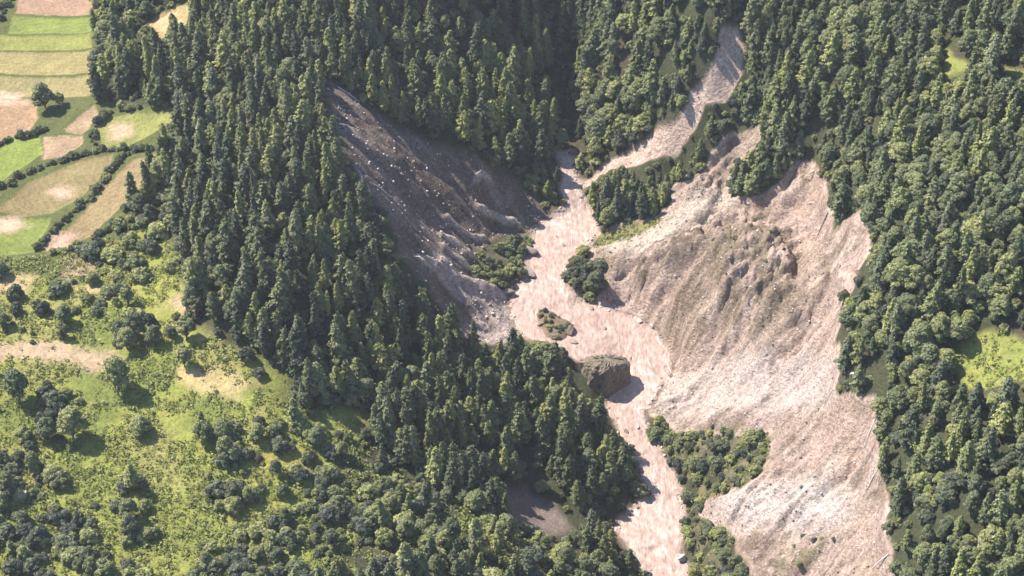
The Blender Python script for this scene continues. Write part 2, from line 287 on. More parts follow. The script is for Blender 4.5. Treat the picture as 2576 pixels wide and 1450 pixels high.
K = mixc(K, (.17, .14, .125), sstep(2, -2, S['hollow']))
SC = np.broadcast_to(np.array([.325, .258, .222]), K.shape).copy()
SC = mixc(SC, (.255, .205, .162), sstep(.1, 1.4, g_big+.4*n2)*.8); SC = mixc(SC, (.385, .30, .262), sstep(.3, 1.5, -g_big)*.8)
SC = mixc(SC, (.40, .335, .285), sstep(.4, 1.6, g_mid)*.7*(1-.5*rib)); mot = fbm(XX*.2, YY*.2, 131, 5, .72); SC = mixc(SC, (.165, .13, .095), sstep(.02, .32, mot+.16*g_mid-.10+.25*fbm(XX*.03, YY*.03, 137, 2))*.8*(1-smooth*1.1).clip(0, 1)); SC = mixc(SC, (.43, .35, .30), sstep(.12, .4, -mot+.1*g_mid)*.55)
SC = mixc(SC, (.18, .15, .10), rib*.8*sstep(-.3, .15, mot+.1*n2)); SC = mixc(SC, (.13, .105, .08), sstep(3, -3, S['brown2'])*.9*sstep(-.6, .1, n2)); SC = mixc(SC, (.40, .30, .235), sstep(16, 4, de)*sstep(-.2, .3, n1)*.6)
SC = mixc(SC, (.44, .385, .36), sstep(4, -5, S['scree'])*.8); SC = mixc(SC, (.46, .41, .345), sstep(3, -3, S['streak'])*.8)
SC = mixc(SC, (.17, .18, .055), sstep(2.5, -1.5, S['sgrass'])*sstep(-.7, .0, n2)*.95)
m_sc = sstep(1.3, .5, np.minimum(S['slide'], S['side'])+.5*n2); SC = mixc(SC, (.49, .45, .43), sstep(4, -6, sdist(wx, wy, ground_poly('1780,1275 1900,1215 2050,1180 2160,1230 2130,1300 1960,1335 1840,1335')))*.75); SC = mixc(SC, (.22, .175, .135), (inc1*.55+inc2*.3)*(1-smooth*.6)); SC = SC*np.array([1.14, 1.13, 1.13]); K = K*(1-m_sc[..., None])+SC*m_sc[..., None]  # incised channels are tinted a darker brown
K = mixc(K, (.15, .14, .085), sstep(2, -3, S['shrub'])*sstep(-.3, .4, n2)*.8); K = mixc(K, (.2, .18, .11), sstep(3, -5, S['sparse'])*sstep(-.1, .4, n2)*.7)
K = mixc(K, (.56, .435, .37), m_chute*.95); K = mixc(K, (.42, .36, .335), m_bank*.95)
K = mixc(K, (.12, .12, .06), np.maximum(sstep(2, -2, S['wbush']), sstep(1.5, -1.5, S['islet']))*.8)
K = mixc(K, (.36, .29, .25), sstep(2.5, .3, sr))
K = mixc(K, (.17, .135, .095), sstep(.8, -.6, s_is))
dark_rim = sstep(.2, .5, sr)*sstep(2.4, 1.2, sr)*sstep(-.25, .25, fbm(XX*.09, YY*.09, 151, 3)); K = mixc(K, (.15, .115, .09), dark_rim*.8)  # broken dark brown margin along the river edge
stripe = np.zeros(XX.shape)
for i, (P, c_, l_) in enumerate(FIELDS):
    th = (i*1.7) % 3.1; stripe = np.where(fidx == i, np.sin((XX*math.cos(th)+YY*math.sin(th)+1.2*fbm(XX*.05, YY*.05, 160+i, 2))*(2.2+.25*(i % 3)))*.05+.16*fbm(XX*.12, YY*.12, 165+i, 4), stripe)
K = K*(1+stripe[..., None])
K = np.clip(K*(1+.10*n2[..., None])*np.array([.90, .845, .80]), .01, .8)

# ------------------------------------------------------------------ materials
def newmat(name):
    m = bpy.data.materials.new(name); m.use_nodes = True; n = m.node_tree.nodes; n.clear()
    out = n.new('ShaderNodeOutputMaterial'); b = n.new('ShaderNodeBsdfPrincipled'); m.node_tree.links.new(b.outputs[0], out.inputs[0])
    b.inputs['Roughness'].default_value = .9; b.inputs['Specular IOR Level'].default_value = .15
    return m, n, m.node_tree.links, b, out
def noise_node(n, l, scale, detail=4, vec=None, rough=.6):
    t = n.new('ShaderNodeTexNoise'); t.inputs['Scale'].default_value = scale; t.inputs['Detail'].default_value = detail; t.inputs['Roughness'].default_value = rough
    if vec is not None: l.new(vec, t.inputs['Vector'])
    return t
def mul_noise(n, l, colsock, fac, lo, hi):
    mr = n.new('ShaderNodeMapRange'); mr.inputs['From Min'].default_value = .3; mr.inputs['From Max'].default_value = .7; mr.inputs['To Min'].default_value = lo; mr.inputs['To Max'].default_value = hi
    l.new(fac, mr.inputs['Value'])
    mx = n.new('ShaderNodeVectorMath'); mx.operation = 'SCALE'; l.new(colsock, mx.inputs[0]); l.new(mr.outputs[0], mx.inputs['Scale'])
    return mx.outputs[0]
def ground_material(name='ground_cover', bs=1.1, bd=.7, lo=.72, hi=1.26):
    m, n, l, b, out = newmat(name)
    a = n.new('ShaderNodeAttribute'); a.attribute_name = 'cover'; tc = n.new('ShaderNodeTexCoord')
    t1 = noise_node(n, l, .9, 5, tc.outputs['Object']); t2 = noise_node(n, l, .17, 4, tc.outputs['Object'])
    c = mul_noise(n, l, a.outputs['Color'], t1.outputs['Fac'], lo, hi); c = mul_noise(n, l, c, t2.outputs['Fac'], .86, 1.14)
    l.new(c, b.inputs['Base Color'])
    t3 = noise_node(n, l, bs, 6, tc.outputs['Object'], .7); bp = n.new('ShaderNodeBump'); bp.inputs['Strength'].default_value = 1.0; bp.inputs['Distance'].default_value = bd
    l.new(t3.outputs['Fac'], bp.inputs['Height']); l.new(bp.outputs[0], b.inputs['Normal'])
    return m
MAT_GROUND = ground_material(); MAT_BARE = ground_material('bare_soil', .75, 1.7, .55, 1.38)
def water_material():
    m, n, l, b, out = newmat('muddy_water'); tc = n.new('ShaderNodeTexCoord'); a = n.new('ShaderNodeAttribute'); a.attribute_name = 'flow'
    t = noise_node(n, l, .95, 6, a.outputs['Vector'], .68); t2 = noise_node(n, l, .12, 3, tc.outputs['Object'])
    r = n.new('ShaderNodeValToRGB'); e = r.color_ramp.elements
    e[0].position = .33; e[0].color = (.225, .150, .114, 1); e[1].position = .72; e[1].color = (.43, .325, .275, 1); e.new(.5).color = (.325, .230, .187, 1)
    l.new(t.outputs['Fac'], r.inputs[0]); c = mul_noise(n, l, r.outputs[0], t2.outputs['Fac'], .88, 1.1); l.new(c, b.inputs['Base Color'])
    b.inputs['Roughness'].default_value = .33; b.inputs['Specular IOR Level'].default_value = .35
    bp = n.new('ShaderNodeBump'); bp.inputs['Strength'].default_value = .7; bp.inputs['Distance'].default_value = .5; l.new(t.outputs['Fac'], bp.inputs['Height']); l.new(bp.outputs[0], b.inputs['Normal'])
    return m
def foliage_material(name, c_dark, c_mid, c_light, trans=.14):
    m, n, l, b, out = newmat(name); oi = n.new('ShaderNodeObjectInfo'); tc = n.new('ShaderNodeTexCoord')
    r = n.new('ShaderNodeValToRGB'); e = r.color_ramp.elements
    e[0].position = .0; e[0].color = c_dark+(1,); e[1].position = 1.0; e[1].color = c_light+(1,); e.new(.5).color = c_mid+(1,)
    l.new(oi.outputs['Random'], r.inputs[0])
    t = noise_node(n, l, .8, 3, tc.outputs['Object']); c = mul_noise(n, l, r.outputs[0], t.outputs['Fac'], .62, 1.42)
    l.new(c, b.inputs['Base Color']); b.inputs['Roughness'].default_value = .62; b.inputs['Specular IOR Level'].default_value = .3
    tr = n.new('ShaderNodeBsdfTranslucent'); l.new(c, tr.inputs['Color']); mx = n.new('ShaderNodeMixShader'); mx.inputs[0].default_value = trans
    l.new(b.outputs[0], mx.inputs[1]); l.new(tr.outputs[0], mx.inputs[2]); l.new(mx.outputs[0], out.inputs[0])
    return m
def simple_material(name, col, amp=.3, scale=2.0, bump=.4, rough=.9):
    m, n, l, b, out = newmat(name); tc = n.new('ShaderNodeTexCoord'); t = noise_node(n, l, scale, 5, tc.outputs['Object'])
    rgb = n.new('ShaderNodeRGB'); rgb.outputs[0].default_value = col+(1,); c = mul_noise(n, l, rgb.outputs[0], t.outputs['Fac'], 1-amp, 1+amp); l.new(c, b.inputs['Base Color'])
    b.inputs['Roughness'].default_value = rough
    bp = n.new('ShaderNodeBump'); bp.inputs['Strength'].default_value = bump; bp.inputs['Distance'].default_value = .2; l.new(t.outputs['Fac'], bp.inputs['Height']); l.new(bp.outputs[0], b.inputs['Normal'])
    return m
MAT_WATER = water_material()
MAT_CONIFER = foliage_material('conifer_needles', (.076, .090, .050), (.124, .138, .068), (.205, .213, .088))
MAT_DARKCON = foliage_material('dark_needles', (.056, .069, .037), (.088, .104, .045), (.132, .146, .056))  # darker needle copy; also carries the painted shade of shady stands
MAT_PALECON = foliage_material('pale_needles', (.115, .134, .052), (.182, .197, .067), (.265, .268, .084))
MAT_LEAF = foliage_material('broad_leaves', (.086, .100, .050), (.138, .153, .064), (.225, .230, .082), .18)
MAT_SHRUB = foliage_material('shrub_leaves', (.058, .067, .046), (.112, .126, .057), (.23, .238, .076), .16)
MAT_TUFT = foliage_material('herb_leaves', (.17, .19, .05), (.23, .245, .06), (.31, .29, .10), .28)
MAT_BARK = simple_material('bark', (.10, .085, .07), .35, 3)
MAT_DEADWOOD = simple_material('dead_wood', (.45, .41, .37), .25, 3)
MAT_ROCK = simple_material('grey_rock', (.20, .17, .15), .35, 1.2, .8)
MAT_DARKROCK = simple_material('mossy_rock', (.13, .108, .078), .4, .9, .9)
MAT_PALEROCK = simple_material('pale_rock', (.42, .36, .32), .22, 1.5, .6)

# ------------------------------------------------------------------ mesh helpers
def mesh_from(name, V, F, mat, smooth=False):
    V = np.asarray(V, np.float32); me = bpy.data.meshes.new(name)
    if isinstance(F, np.ndarray):
        k = F.shape[1]; me.vertices.add(len(V)); me.vertices.foreach_set('co', V.ravel()); me.loops.add(F.size); me.loops.foreach_set('vertex_index', F.astype(np.int32).ravel())
        me.polygons.add(len(F)); me.polygons.foreach_set('loop_start', np.arange(0, F.size, k, dtype=np.int32)); me.update(calc_edges=True)
    else: me.from_pydata(V.tolist(), [], F); me.update()
    if smooth: me.polygons.foreach_set('use_smooth', np.ones(len(me.polygons), bool))
    me.materials.append(mat); me.validate(); return me
def link(name, data, parent=None, loc=None, rz=0., sc=1., **props):
    o = bpy.data.objects.new(name, data); COL.objects.link(o)
    if parent: o.parent = parent
    if loc is not None: o.location = loc
    o.rotation_euler = (0, 0, rz); o.scale = (sc, sc, sc) if not hasattr(sc, '__len__') else sc
    for k, v in props.items(): o[k] = v
    return o

# ------------------------------------------------------------------ the ground, split by cover
nyg, nxg = XX.shape
q = (np.arange(nyg-1)[:, None]*nxg+np.arange(nxg-1)[None]); quads = np.stack([q, q+1, q+nxg+1, q+nxg], -1).reshape(-1, 4)
def cellv(a): return a[:-1, :-1].ravel()
cls = np.zeros((nyg-1)*(nxg-1), int)
cls[cellv(S['meadow']) < 0] = 1; cls[cellv(np.minimum(S['ca'], np.minimum(S['cb'], S['cc']))) < 0] = 2
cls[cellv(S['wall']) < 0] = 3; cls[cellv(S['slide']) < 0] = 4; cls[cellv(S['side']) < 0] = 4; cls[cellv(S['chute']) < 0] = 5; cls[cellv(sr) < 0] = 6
fi = cellv(fidx); cls = np.where((fi >= 0) & (cls < 2), 10+fi, cls)
NAMES = {0: ('hillside', 'dark wooded ground under the trees on both sides of the gorge'), 1: ('meadow', 'yellow green shrubby meadow left of the forest'), 2: ('forest_clearing', 'bright green grass clearings in the right hand forest'),
         3: ('gorge_wall', 'shaded grey brown eroded gorge wall left of the river'), 4: ('landslide_slope', 'pinkish bare landslide slope right of the river'), 5: ('debris_chute', 'narrow pink debris chute through the upper forest'), 6: ('riverbed', 'muddy river bed below the water')}
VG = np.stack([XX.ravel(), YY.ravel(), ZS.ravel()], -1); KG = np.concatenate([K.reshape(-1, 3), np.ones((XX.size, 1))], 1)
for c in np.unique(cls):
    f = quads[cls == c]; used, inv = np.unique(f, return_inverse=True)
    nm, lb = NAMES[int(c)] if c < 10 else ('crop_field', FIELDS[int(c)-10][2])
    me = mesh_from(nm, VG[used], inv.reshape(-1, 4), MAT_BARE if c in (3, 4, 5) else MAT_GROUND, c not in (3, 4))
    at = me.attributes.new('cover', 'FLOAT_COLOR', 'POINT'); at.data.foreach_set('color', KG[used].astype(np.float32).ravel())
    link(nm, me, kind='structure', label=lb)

# river water, a sheet of its own with standing waves
rxs = np.arange(RIVER_XY[:, 0].min()-3, RIVER_XY[:, 0].max()+3, .6); rys = np.arange(RIVER_XY[:, 1].min()-3, RIVER_XY[:, 1].max()+3, .6)
WX, WY = np.meshgrid(rxs, rys); wl = river_level(WX, WY)
kk = np.ones(7)/7
for ax in (0, 1): wl = np.apply_along_axis(lambda r: np.convolve(np.pad(r, 3, mode='edge'), kk, 'valid'), ax, wl)
wsd = sdist(WX, WY, RIVER_XY, 6)
WZ = wl+.05+.55*fbm(WX*.22, WY*.42, 200, 4, .6)+.4*np.abs(fbm(WX*.5, WY*.3, 204, 3))
qw = (np.arange(WX.shape[0]-1)[:, None]*WX.shape[1]+np.arange(WX.shape[1]-1)[None]); qw = np.stack([qw, qw+1, qw+WX.shape[1]+1, qw+WX.shape[1]], -1).reshape(-1, 4)
keep = wsd[:-1, :-1].ravel() < 2.0; fw_ = qw[keep]; used, inv = np.unique(fw_, return_inverse=True)
VW = np.stack([WX.ravel(), WY.ravel(), WZ.ravel()], -1)[used]
me = mesh_from('river', VW, inv.reshape(-1, 4), MAT_WATER, True)
fl = me.attributes.new('flow', 'FLOAT_VECTOR', 'POINT'); fl.data.foreach_set('vector', (VW*np.array([1.0, .28, .5])+np.stack([2*fbm(VW[:, 0]*.1, VW[:, 1]*.1, 210, 2), 0*VW[:, 0], 0*VW[:, 0]], -1)).astype(np.float32).ravel())
link('river', me, kind='structure', label='muddy pinkish white torrent running through the gorge')

# ------------------------------------------------------------------ tree meshes
def cards(centers, normals, size, rng, asp=1.5, droop=None):
    n = len(centers); N = normals/np.linalg.norm(normals, axis=1)[:, None]
    r = rng.normal(size=(n, 3)) if droop is None else droop+rng.normal(size=(n, 3))*.35
    U = r-(r*N).sum(1)[:, None]*N; U /= np.linalg.norm(U, axis=1)[:, None]+1e-9; W = np.cross(N, U)
    s = size*rng.uniform(.65, 1.35, n); a = (U*(s*asp*.5)[:, None]); b = (W*(s*.5)[:, None]); k = (N*(s*.16)[:, None])
    V = np.stack([centers-a, centers+b*rng.uniform(.7, 1.1, (n, 1))+k, centers+a, centers-b*rng.uniform(.7, 1.1, (n, 1))+k], 1).reshape(-1, 3)
    return V, np.arange(4*n).reshape(-1, 4)
def tube(path, rad, seg=6):
    path = np.asarray(path, float); V = []; F = []
    for i, p in enumerate(path):
        d = path[min(i+1, len(path)-1)]-path[max(i-1, 0)]; d /= np.linalg.norm(d); h = np.array([1, 0, 0]) if abs(d[0]) < .8 else np.array([0, 1, 0]); u = np.cross(d, h); u /= np.linalg.norm(u); v = np.cross(d, u)
        for k in range(seg): a = 2*math.pi*k/seg; V.append(p+rad[i]*(u*math.cos(a)+v*math.sin(a)))
    for i in range(len(path)-1):
        for k in range(seg): F.append((i*seg+k, i*seg+(k+1) % seg, (i+1)*seg+(k+1) % seg, (i+1)*seg+k))
    return np.array(V), np.array(F)
def joinm(L):
    V = []; F = []; o = 0
    for v, f in L: V.append(v); F.append(f+o); o += len(v)
    return np.concatenate(V), np.concatenate(F)
def conifer(seed, H, R, base, pw, lean=.4):
    r = np.random.default_rng(seed); Cn = []; Nn = []; Dr = []; limbs = []
    ax = lambda z: np.array([lean*math.sin(z*.13+seed), lean*math.cos(z*.11+seed*2), z])
    z = H*base; ph = 0
    lop = r.uniform(0, 6.28); lopa = r.uniform(.05, .25)
    while z < H*.985:
        t = (z/H-base)/(1-base); rad = R*(1-t)**pw*min(1, .55+t*3)*r.uniform(.6, 1.22)+.25
        nb = max(4, int(3.6+rad*1.05))
        for k in range(nb):
            ph += 2.399+r.normal()*.2; rr = rad*r.uniform(.6, 1.2)*(1+lopa*math.cos(ph-lop)); d = np.array([math.cos(ph), math.sin(ph), 0])
            rise = .10*rr*(1-t)-.05; m = max(3, int(rr*3.0)); c0 = ax(z)
            if rr > 1.6 and k % 3 == 0: limbs.append(tube([c0, c0+d*rr*.5+np.array([0, 0, rise]), c0+d*rr*.85+np.array([0, 0, rise-.2])], [.09, .06, .02], 3))
            for j in range(m):
                s = (j+.8)/m; p = c0+d*(rr*s)+np.array([0, 0, rise*s*2-.30*rr*s*s]); wdt = .22+.42*rr*.5*s*(1.15-s)
                for _ in range(8):
                    o = r.normal(size=3)*np.array([wdt*1.05, wdt*1.05, .2]); Cn.append(p+o); Nn.append(d*(.35+.5*s)+np.array([0, 0, .75])+r.normal(size=3)*.42); Dr.append(d*.9+np.array([0, 0, -.25]))
        z += max(.6, 1.2*(1-.5*t))*r.uniform(.7, 1.35)
    for _ in range(14): z = r.uniform(H*.93, H*1.02); Cn.append(ax(z)+r.normal(size=3)*.14); Nn.append(r.normal(size=3)+np.array([0, 0, .6])); Dr.append(np.array([0, 0, 1.]))
    crown = cards(np.array(Cn), np.array(Nn), .62, r, 1.6, np.array(Dr))
    zs = np.linspace(-1.5, H*.97, 7); trunk = tube([ax(q_) if q_ > 0 else np.array([ax(0)[0], ax(0)[1], q_]) for q_ in zs], .28*(1-zs/H*.93)*H/18, 6)
    return crown, joinm([trunk]+limbs)
def broadleaf(seed, H, R, nl, dens=1.0, zlow=.3):
    r = np.random.default_rng(seed); Cn = []; Nn = []; L = []
    lobes = []
    for i in range(nl):
        a = 2.399*i+r.normal()*.3; q_ = math.sqrt((i+.5)/nl); zc = H*(zlow+(.82-zlow)*(1-q_*q_*.9)*r.uniform(.75, 1.08)); lr = R*r.uniform(.2, .42)
        lobes.append((np.array([math.cos(a)*q_*R*.72, math.sin(a)*q_*R*.72, zc]), lr))
    for c, lr in lobes:
        n = int(150*dens*(lr/1.5)**1.6)+40; d = r.normal(size=(n, 3)); d /= np.linalg.norm(d, axis=1)[:, None]; d[:, 2] = np.where(d[:, 2] < -.35, -d[:, 2], d[:, 2])
        bump = 1+.22*np.sin(d[:, 0]*7+seed)*np.sin(d[:, 1]*6+lr*9)*np.cos(d[:, 2]*5)
        p = c+d*(lr*bump*r.uniform(.62, 1.12, n)**.6)[:, None]*np.array([1, 1, .85]); Cn.append(p); Nn.append(d+np.array([0, 0, .35])+r.normal(size=(n, 3))*.45)
        L.append(tube([np.array([0, 0, H*.12]), c*np.array([.45, .45, .55]), c], [.13*H/9, .08*H/9, .03], 4))
    crown = cards(np.concatenate(Cn), np.concatenate(Nn), .58, r, 1.25)
    L.append(tube([[0, 0, -1.2], [.05, 0, H*.2], [.1, .1, H*.5]], [.26*H/10, .2*H/10, .1*H/10], 6))
    return crown, joinm(L)
CON = []; hs = [19, 17, 20.5, 15.5, 18, 21.5, 14, 16.5, 19.5, 12.5, 17.5, 15]; rs = [3.4, 3.0, 4.0, 3.6, 3.5, 3.8, 2.9, 4.0, 3.2, 3.1, 4.2, 3.6]
for i in range(12):
    c, t = conifer(40+i, hs[i], rs[i], random.uniform(.10, .22), random.choice([.62, .72, .9, .7]))
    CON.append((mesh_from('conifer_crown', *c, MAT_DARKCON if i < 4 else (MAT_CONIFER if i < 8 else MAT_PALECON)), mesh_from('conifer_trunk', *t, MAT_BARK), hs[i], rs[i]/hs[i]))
BRO = []
for i in range(8):
    H = [11.5, 9.5, 14, 10.5, 13, 8.5, 15, 10][i]; R = [4.2, 3.8, 4.6, 4.6, 3.7, 3.5, 4.9, 4.3][i]
    c, t = broadleaf(140+i, H, R, [22, 18, 28, 24, 22, 16, 30, 24][i]); BRO.append((mesh_from('broadleaf_crown', *c, MAT_LEAF), mesh_from('broadleaf_trunk', *t, MAT_BARK), H, R/H))
SHR = []
for i in range(7):
    H = [3.2, 2.6, 3.8, 2.2, 3.0, 2.7, 3.5][i]; R = [2.1, 2.0, 2.3, 1.7, 2.5, 1.9, 2.2][i]
    c, t = broadleaf(240+i, H, R, 11, 2.2, .18); SHR.append((mesh_from('shrub_leaves', *c, MAT_SHRUB), mesh_from('shrub_stems', *t, MAT_BARK), H, R/H))
TUF = []
for i in range(5):
    r = np.random.default_rng(340+i); n = 60; p = r.normal(size=(n, 3))*np.array([.55, .55, .2])+np.array([0, 0, .35]); p[:, 2] = np.abs(p[:, 2])
    TUF.append(mesh_from('herb_tuft', *cards(p, r.normal(size=(n, 3))*.6+np.array([0, 0, .8]), .42, r, 1.4), MAT_TUFT))

# ------------------------------------------------------------------ where plants stand
def scatter(step, seed, jit=.45):
    r = np.random.default_rng(seed); xs = np.arange(X0+4, X1-4, step); ys = np.arange(Y0+4, Y1-4, step*.87); a, b = np.meshgrid(xs, ys); a = a+((np.arange(len(ys)) % 2)*step*.5)[:, None]
    a = a+r.uniform(-jit, jit, a.shape)*step; b = b+r.uniform(-jit, jit, b.shape)*step; return a.ravel(), b.ravel()
BOULDER_VIEW = ground_poly('1440,885 1600,885 1610,1020 1560,1120 1470,1070 1430,940')
NOTALL = [ground_poly(a) for a in ('1230,400 1390,430 1420,560 1340,590 1250,560', '2260,1240 2380,1200 2450,1215 2380,1290 2280,1300')]
LOWSHRUB = ground_poly("-60,1060 250,1090 480,1110 700,1060 830,1090 940,1120 1030,1200 1120,1260 1200,1280 1290,1330 1420,1400 1520,1440 1560,1560 -60,1560")
def mk(name, x, y): return bil(S[name][iy0:iy0+NY, ix0:ix0+NX], FGX, FGY, x, y)
def open_ground(x, y, h):
    """True where a plant of height h may stand: not on bare ground nor hiding it"""
    ok = np.ones(x.shape, bool)
    ok &= ~inside(x, y, BOULDER_VIEW)
    if h > 5:
        for P in NOTALL: ok &= ~inside(x, y, P)
        ok &= (mk('wbush', x, y) > -1) & (mk('islet', x, y) > -1) & ~inside(x, y+7, NOTALL[1])
        for f in (3, 7, 11): ok &= mk('chute', x+f, y-f*.25) > 0
        for f in (3, 7): ok &= mk('river', x+f, y-f*.25) > 0
    for nm, k in (('slide', .36), ('side', 1.2), ('chute', .95), ('wall', .85), ('river', .8), ('ca', .7), ('cb', .8), ('cc', .8), ('hollow', .9)):
        for f in ((0, .5*k, k) if k else (0,)):
            xx = x+(x-CAM[0])/(y-CAM[1])*h*f; ok &= mk(nm, xx, y+h*f) > (.8 if f == 0 else .2)
    return ok
def fieldfree(x, y, h):
    return (bil(S['field'][iy0:iy0+NY, ix0:ix0+NX], FGX, FGY, x, y) > .5) & (bil(S['field'][iy0:iy0+NY, ix0:ix0+NX], FGX, FGY, x, y+h*.7) > 0)
INST = {'con': [], 'bro': [], 'shr': [], 'tuf': []}     # (x, y, z, rot, scale, variant)
def put(kind, x, y, sc, rng, nv, pale=None):
    z = gz(x, y)
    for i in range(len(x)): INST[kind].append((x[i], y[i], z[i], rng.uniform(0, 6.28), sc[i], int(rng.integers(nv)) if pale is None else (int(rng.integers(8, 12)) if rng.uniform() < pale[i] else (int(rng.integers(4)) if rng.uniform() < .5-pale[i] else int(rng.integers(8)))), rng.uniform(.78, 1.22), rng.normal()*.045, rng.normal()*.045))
EXTRA_FIELD = [S['field']]
r = np.random.default_rng(5)
FIELDSINGLE = ground_poly("360,60 480,-10 480,70 400,120")
x, y = scatter(5.2, 21); ok = open_ground(x, y, 14) & fieldfree(x, y, 13) & (mk('meadow', x, y) > 2) & ~inside(x, y, LOWSHRUB) & ~inside(x, y, FIELDSINGLE) & ~inside(x, y+5, FIELDSINGLE) & ~inside(x, y+9, FIELDSINGLE) & ~inside(x, y+13, FIELDSINGLE)
ok &= mk('shrub', x, y) > 1
u, v, _ = project(np.stack([x, y, gz(x, y)], -1)); dens = fbm(x*.03, y*.03, 300, 3)
right = (x > 60) & (u > 1980)
isbro = np.where(right, dens+r.uniform(-.5, .5, len(x)) > .12, dens+r.uniform(-.5, .5, len(x)) > .48)
gap = r.uniform(0, 1, len(x)) < np.where(right, .02, .16)
for gp, pr in (("1080,790 1200,880 1270,940 1220,990 1130,930", .75), ("1120,1150 1250,1100 1420,1220 1480,1330 1380,1350 1280,1310 1200,1230", .88), ("1290,60 1450,60 1450,360 1380,330 1300,220", .45), ("850,300 960,520 1010,640 960,620 880,500", .4), ("1080,0 1200,0 1180,180 1100,200", .35), ("930,520 985,640 1020,650 1100,745 1190,850 1130,875 1040,810 950,700 900,560", .8), ("1375,10 1462,0 1458,375 1400,360 1380,200", .86), ("2120,600 2160,560 2200,640 2160,740 2130,760", .7)):
    gap |= inside(x, y, ground_poly(gp)) & (r.uniform(0, 1, len(x)) < pr)
sc = r.uniform(.52, 1.02, len(x))*(1+.12*fbm(x*.04, y*.04, 305, 2))*np.where(right, .88, 1.0)*np.where(u < 1250, .96, 1.0)
a = ok & ~gap & ~isbro; shady = ((u > 1050) & (u < 1460) & (v < 480)) | ((u > 1080) & (u < 1640) & (v > 860)); pale = np.clip(np.where(right, .72, np.where(shady, -.4, .18))+.5*fbm(x*.025, y*.025, 307, 2), -.4, .95); put('con', x[a], y[a], sc[a], r, len(CON), pale[a])  # shady stands draw mostly dark needles, shade painted through foliage colour
a = ok & ~gap & isbro; put('bro', x[a], y[a], sc[a]*r.uniform(.85, 1.2, a.sum()), r, len(BRO))
# young trees hugging the chute and the ravine mouth
for gp, st, s0, s1, hh in (("1470,480 1560,425 1640,405 1740,325 1800,265 1860,205 1990,200 1990,420 1960,460 1900,500 1835,505 1835,450 1850,405 1900,360 1860,340 1760,425 1690,475 1690,515 1640,540 1500,560 1470,520", 3.9, .36, .56, 8), ("1455,330 1560,370 1640,320 1700,285 1760,210 1805,140 1812,60 1740,60 1690,200 1600,270 1470,270", 4.0, .38, .58, 4), ("1870,60 2000,60 2000,250 1880,250 1860,180", 5, .5, .8, 4), ("1230,400 1390,430 1420,560 1340,590 1250,560", 5, .4, .55, 3)):
    x, y = scatter(st, 230+int(hh)); ok = inside(x, y, ground_poly(gp)) & (mk('river', x, y) > 2) & (mk('slide', x, y) > .8) & (mk('wall', x, y) > 1) & (r.uniform(0, 1, len(x)) < .9)
    for f in (0, .35, .7): ok &= (mk('chute', x, y+hh*f) > .6) & (mk('slide', x, y+hh*f) > .5)
    xs_, ys_ = scatter(2.6, 260+int(hh)); o_ = inside(xs_, ys_, ground_poly(gp)) & (mk('river', xs_, ys_) > 1) & (mk('slide', xs_, ys_) > .5) & (mk('wall', xs_, ys_) > .5) & (mk('chute', xs_, ys_) > .3) & (r.uniform(0, 1, len(xs_)) < .6); put('shr', xs_[o_], ys_[o_], r.uniform(.35, .9, o_.sum()), r, len(SHR))
    a = ok & (r.uniform(0, 1, len(x)) < .8); put('con', x[a], y[a], r.uniform(s0, s1, a.sum()), r, len(CON)); a = ok & ~a; put('bro', x[a], y[a], r.uniform(s0, s1, a.sum()), r, len(BRO))
# understorey of shrubs through the forest
x, y = scatter(4.2, 22); ok = open_ground(x, y, 3) & fieldfree(x, y, 3) & (mk('meadow', x, y) > 0) & ~inside(x, y, LOWSHRUB) & (r.uniform(0, 1, len(x)) < .7) & ~inside(x, y, FIELDSINGLE)
put('shr', x[ok], y[ok], r.uniform(.6, 1.4, ok.sum()), r, len(SHR))
# shrubby lower ground
x, y = scatter(3.6, 23); d = fbm(x*.045, y*.045, 310, 3); ok = inside(x, y, LOWSHRUB) & open_ground(x, y, 3) & (d+r.uniform(-.35, .35, len(x)) > .16)
put('shr', x[ok], y[ok], r.uniform(.4, 1.0, ok.sum())**2*1.5+.2, r, len(SHR))
x, y = scatter(8.5, 24); u, v, _ = project(np.stack([x, y, gz(x, y)], -1)); d = fbm(x*.045, y*.045, 310, 3); ok = inside(x, y, LOWSHRUB) & open_ground(x, y, 8) & (d+r.uniform(-.3, .3, len(x)) > np.where(u > 950, 0, .3))
put('bro', x[ok], y[ok], r.uniform(.4, .9, ok.sum()), r, len(BRO))
x, y = scatter(12, 25); u, v, _ = project(np.stack([x, y, gz(x, y)], -1)); ok = inside(x, y, LOWSHRUB) & open_ground(x, y, 11) & (r.uniform(0, 1, len(x)) < np.where(u > 900, .3, .05))
put('con', x[ok], y[ok], r.uniform(.5, .75, ok.sum()), r, len(CON))
# meadow shrubs
x, y = scatter(5, 26); ok = (mk('meadow', x, y) < 0) & ~inside(x, y, LOWSHRUB) & (fbm(x*.06, y*.06, 320, 3)+r.uniform(-.3, .3, len(x)) > .3); put('shr', x[ok], y[ok], r.uniform(.35, 1.0, ok.sum())**2*1.7+.2, r, len(SHR))
